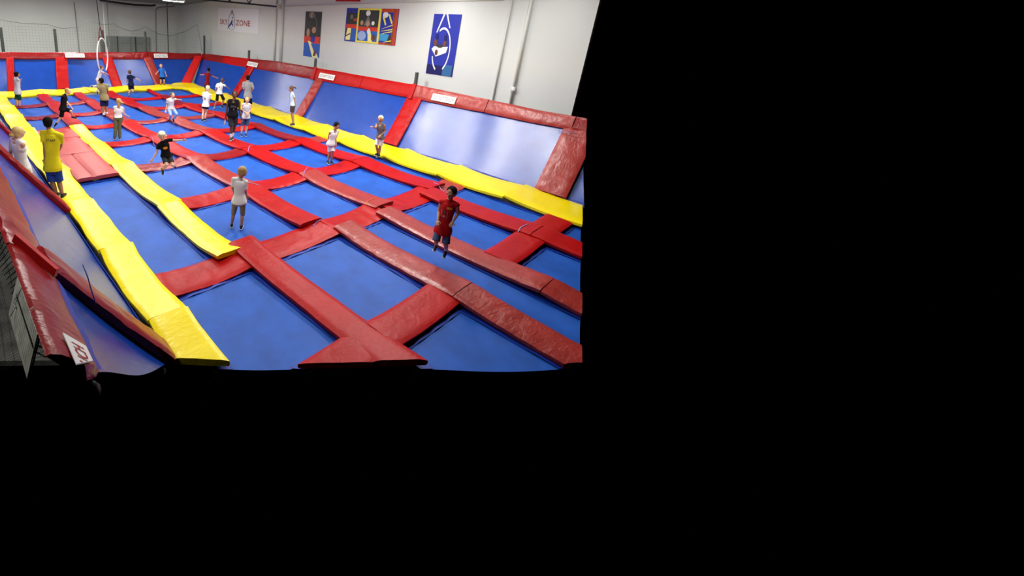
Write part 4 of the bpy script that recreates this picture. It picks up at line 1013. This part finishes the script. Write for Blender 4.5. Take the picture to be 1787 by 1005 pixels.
person('blond boy in a grey sleeveless top raising one fist by the right border', CF_,
       dict(head=(1092, 170), neck=(1092, 228), sa=(1050, 262), sb=(1138, 265), ea=(1010, 322, .1), wa=(968, 285, .15), eb=(1168, 370, 0), wb=(1095, 440, .12), ha=(1058, 480), hb=(1118, 485), ka=(1022, 605), kb=(1085, 615), aa=(1045, 725, -.03), ab=(1070, 750), ta=(985, 760), tb=(1050, 785)),
       (1050, 790), .05, -25, 'tan', 'pale', 'short', csl, 0, cloth('white_shorts', (222, 222, 226)), .9, h=1.40, look=-20, hem=.05, loose=.9)
person('blond kid in a white t-shirt and short black shorts seen from behind', CG_,
       dict(head=(213, 402), neck=(200, 450), sa=(145, 480), sb=(240, 500), ea=(130, 560, -.05), wa=(150, 620, -.15), eb=(235, 590, -.02), wb=(228, 650, -.1), ha=(140, 680), hb=(200, 690), ka=(132, 790), kb=(182, 785), aa=(120, 880), ab=(158, 880), ta=(112, 905), tb=(160, 912)),
       (138, 915), BZ, 155, 'fair', 'pale', 'short', cw, .6, cbk, .35, h=1.45, look=140, hem=.05, loose=1.2, decal=[('poly', oval, pgr_, .62, -.02, .08, .12, True)])
person('boy in a white t-shirt and black shorts crouching in mid-stride', CG_,
       dict(head=(445, 280), neck=(425, 315), sa=(350, 335), sb=(468, 345), ea=(330, 410), wa=(345, 460, -.1), eb=(500, 372), wb=(532, 400), ha=(365, 480), hb=(415, 490), ka=(352, 600, .1), kb=(462, 585, .1), aa=(310, 700), ab=(425, 680), ta=(285, 735), tb=(465, 712)),
       (375, 745), BZ, 160, 'tan', 'brown', 'short', cw, .6, cbk, .98, h=1.45, look=150, hem=.06, loose=1.3, snap=False, decal=[('poly', oval, pgr_, .72, -.01, .06, .09, True)])
person('child in a dark red shirt with arms out on the far corner border', CG_,
       dict(head=(222, 108), neck=(212, 145), sa=(168, 168), sb=(245, 182), ea=(135, 188), wa=(98, 192), eb=(290, 212), wb=(340, 230), ha=(175, 335), hb=(218, 340), ka=(172, 400), kb=(212, 400), aa=(175, 465), ab=(210, 465), ta=(175, 480), tb=(215, 480)),
       (195, 485), .06, 170, 'tan', 'dark', 'short', cloth('maroon', (130, 22, 28)), .5, cnavy, .98, h=1.32, look=175, hem=.12, loose=1.3)
person('man in a long grey t-shirt standing on the border with his back turned', CG_,
       dict(head=(845, 238), neck=(845, 280), sa=(785, 315), sb=(905, 325), ea=(775, 400), wa=(800, 450, -.2), eb=(930, 400), wb=(905, 450, -.2), ha=(812, 520), hb=(880, 525), ka=(812, 660), kb=(885, 660), aa=(815, 770), ab=(880, 770), ta=(815, 795), tb=(880, 795)),
       (850, 805), .04, 180, 'fair', 'dark', 'short', cgr, .8, cbk, .9, h=1.75, look=180, hem=.18, loose=1.5)
person('ponytailed girl in a pale top and brown shorts bouncing on the right border', CH_,
       dict(head=(268, 180), neck=(285, 245), sa=(290, 280), sb=(312, 285), eb=(350, 400, .1), wb=(372, 530, .14), ea=(275, 380, -.14), wa=(292, 470, -.1), ha=(295, 510), hb=(320, 510), ka=(278, 680, -.05), kb=(300, 690), aa=(318, 850, -.05), ab=(330, 855), ta=(285, 930), tb=(300, 925)),
       (312, 925), .04, -75, 'tan', 'brown', 'pony', cloth('pale_blue', (196, 218, 226)), .45, cbr, .78, h=1.42, look=-80, hem=.04, loose=.8, head=20)
person('child in white swinging from the lower end of the hanging hoop', CI_,
       dict(head=(270, 84), neck=(258, 125), sa=(240, 140), sb=(275, 148), ea=(300, 178, .1), wa=(330, 212, .1), eb=(330, 172), wb=(378, 198), ha=(205, 290), hb=(225, 300), ka=(225, 395, .05), kb=(228, 420), aa=(125, 410), ab=(205, 500), ta=(70, 425), tb=(190, 560)),
       (190, 580), BZ, 105, 'fair', 'brown', 'short', cw, .5, cloth('cream', (226, 224, 214)), 1.9, h=1.40, look=100, hem=.04, loose=.9, snap=False)
person('man in a long tan t-shirt with white-striped black shorts', CI_,
       dict(head=(262, 312), neck=(282, 352), sa=(232, 378), sb=(345, 385), ea=(236, 460), wa=(262, 510, -.2), eb=(375, 460), wb=(382, 520, -.1), ha=(290, 610), hb=(355, 620), ka=(288, 760), kb=(352, 750), aa=(312, 890), ab=(370, 890), ta=(308, 935), tb=(385, 930)),
       (345, 940), BZ, 160, 'olive', 'dark', 'short', ctan, .7, cnavy, .9, h=1.68, look=-120, hem=.14, loose=1.5, sock=cw)
person('child in a black t-shirt and shorts running across the far-left beds', CJ_,
       dict(head=(398, 170), neck=(360, 228), sa=(270, 265), sb=(370, 268), ea=(300, 380, -.1), wa=(350, 430, -.15), eb=(375, 415, .05), wb=(480, 510, .1), ha=(265, 530), hb=(330, 540), ka=(262, 690), kb=(455, 570, .1), aa=(165, 830), ab=(500, 700, .05), ta=(105, 870), tb=(590, 720)),
       (330, 890), BZ, 75, 'fair', 'sandy', 'short', cbk, .7, cbk, .92, h=1.50, look=60, hem=.1, loose=1.4, snap=False)
person('dark-haired child in a long white top and green shorts at the far left', CK_,
       dict(head=(232, 180), neck=(225, 238), sa=(170, 255), sb=(285, 270), ea=(185, 370, .1), wa=(270, 390, .12), eb=(285, 370), wb=(300, 320, .1), ha=(210, 540), hb=(290, 545), ka=(225, 690), kb=(285, 690), aa=(240, 810), ab=(285, 810), ta=(235, 855), tb=(315, 850)),
       (265, 860), BZ, 110, 'tan', 'dark', 'full', clg, .3, cgreen, .98, h=1.50, look=100, hem=.14, loose=1.3)
person('child all in navy striding by the far yellow border with one arm out', CL_,
       dict(head=(250, 245), neck=(262, 315), sa=(218, 345), sb=(335, 358), ea=(190, 425), wa=(182, 480, -.1), eb=(400, 402), wb=(505, 455), ha=(250, 580), hb=(320, 590), ka=(260, 710), kb=(335, 700), aa=(225, 840), ab=(335, 780), ta=(190, 880), tb=(355, 815)),
       (250, 890), BZ, 175, 'fair', 'brown', 'short', cnavy, .95, cnavy, .98, h=1.40, look=190, hem=.1, loose=1.4, snap=False)
person('child in a bright blue shirt and black shorts by the far right divider', CL_,
       dict(head=(1098, 82), neck=(1110, 140), sa=(1055, 168), sb=(1180, 160), ea=(1012, 240), wa=(968, 275), eb=(1210, 240), wb=(1235, 320), ha=(1095, 360), hb=(1170, 355), ka=(1092, 470), kb=(1182, 470), aa=(1095, 570), ab=(1185, 565), ta=(1115, 600), tb=(1175, 600)),
       (1140, 610), .06, 8, 'fair', 'sandy', 'short', cbb, .6, cbk, .7, h=1.35, look=0, hem=.1, loose=1.5)
person('girl with long fair hair in a white camisole and olive trousers', CM_,
       dict(head=(195, 195), neck=(192, 275), sa=(140, 305), sb=(240, 325), ea=(130, 400, -.05), wa=(150, 470, -.15), eb=(290, 428), wb=(362, 485), ha=(148, 505), hb=(212, 505), ka=(132, 690), kb=(210, 690), aa=(115, 880), ab=(212, 885), ta=(130, 920), tb=(215, 925)),
       (165, 925), BZ, 175, 'fair', 'sandy', 'long', cw, 0, col_, 1.95, h=1.45, look=170, hem=-.02, loose=.6)
person('girl in a white t-shirt and pale jeans hopping in mid-air', CN_,
       dict(head=(376, 162), neck=(345, 232), sa=(275, 265), sb=(392, 262), ea=(236, 400), wa=(208, 520, .05), eb=(480, 268, -.02), wb=(560, 258), ha=(295, 500), hb=(380, 500), ka=(325, 640, .1), kb=(480, 630, .15), aa=(310, 765), ab=(395, 765, -.05), ta=(285, 850), tb=(415, 860)),
       (350, 960), BZ, 15, 'fair', 'brown', 'short', clg, .6, cjean, 1.8, h=1.35, look=25, hem=.02, loose=1.0, snap=False, decal=[('poly', box_, mat('print_pale', (170, 170, 190), .7), .7, .0, .10, .04)])
# things people hold
def at_person(crop, p, g, gz, w=0):
    gx, gy = crop[0]+g[0]/crop[2], crop[1]+g[1]/crop[2]; G0 = at(gx, gy, gz); hd = V((CP.x-G0.x, CP.y-G0.y, 0)).normalized()
    d = ray(crop[0]+p[0]/crop[2], crop[1]+p[1]/crop[2]); return CP+d*(((G0-CP).dot(hd)+w)/d.dot(hd))
a = at_person(CE_, (176, 560), (275, 890), .03); b = at_person(CE_, (140, 655), (275, 890), .03); c = at_person(CE_, (168, 640), (275, 890), .03, .03)
mb = MB(); mb.add([a+V((-.02, 0, .02)), a+V((.03, 0, .02)), c, b, b+V((.03, .01, .02))], [(0, 1, 2), (0, 2, 4), (0, 4, 3)]); mb.add([p+V((.0, .006, 0)) for p in [a+V((-.02, 0, .02)), a+V((.03, 0, .02)), c, b, b+V((.03, .01, .02))]], [(0, 1, 2), (0, 2, 4), (0, 4, 3)])
tag(mb.build('paper_slip', cw), 'white slip of cloth dangling from the right hand of the tall man', 'cloth')
# ------------------------------------------------------------------ world and view
w = bpy.data.worlds.new('world'); SC.world = w; w.use_nodes = True
w.node_tree.nodes['Background'].inputs[0].default_value = (0, 0, 0, 1); w.node_tree.nodes['Background'].inputs[1].default_value = 0
SC.view_settings.view_transform = 'Standard'; SC.view_settings.look = 'None'; SC.view_settings.gamma = 1
SC.view_settings.use_curve_mapping = False
SC.view_settings.exposure = 0.14
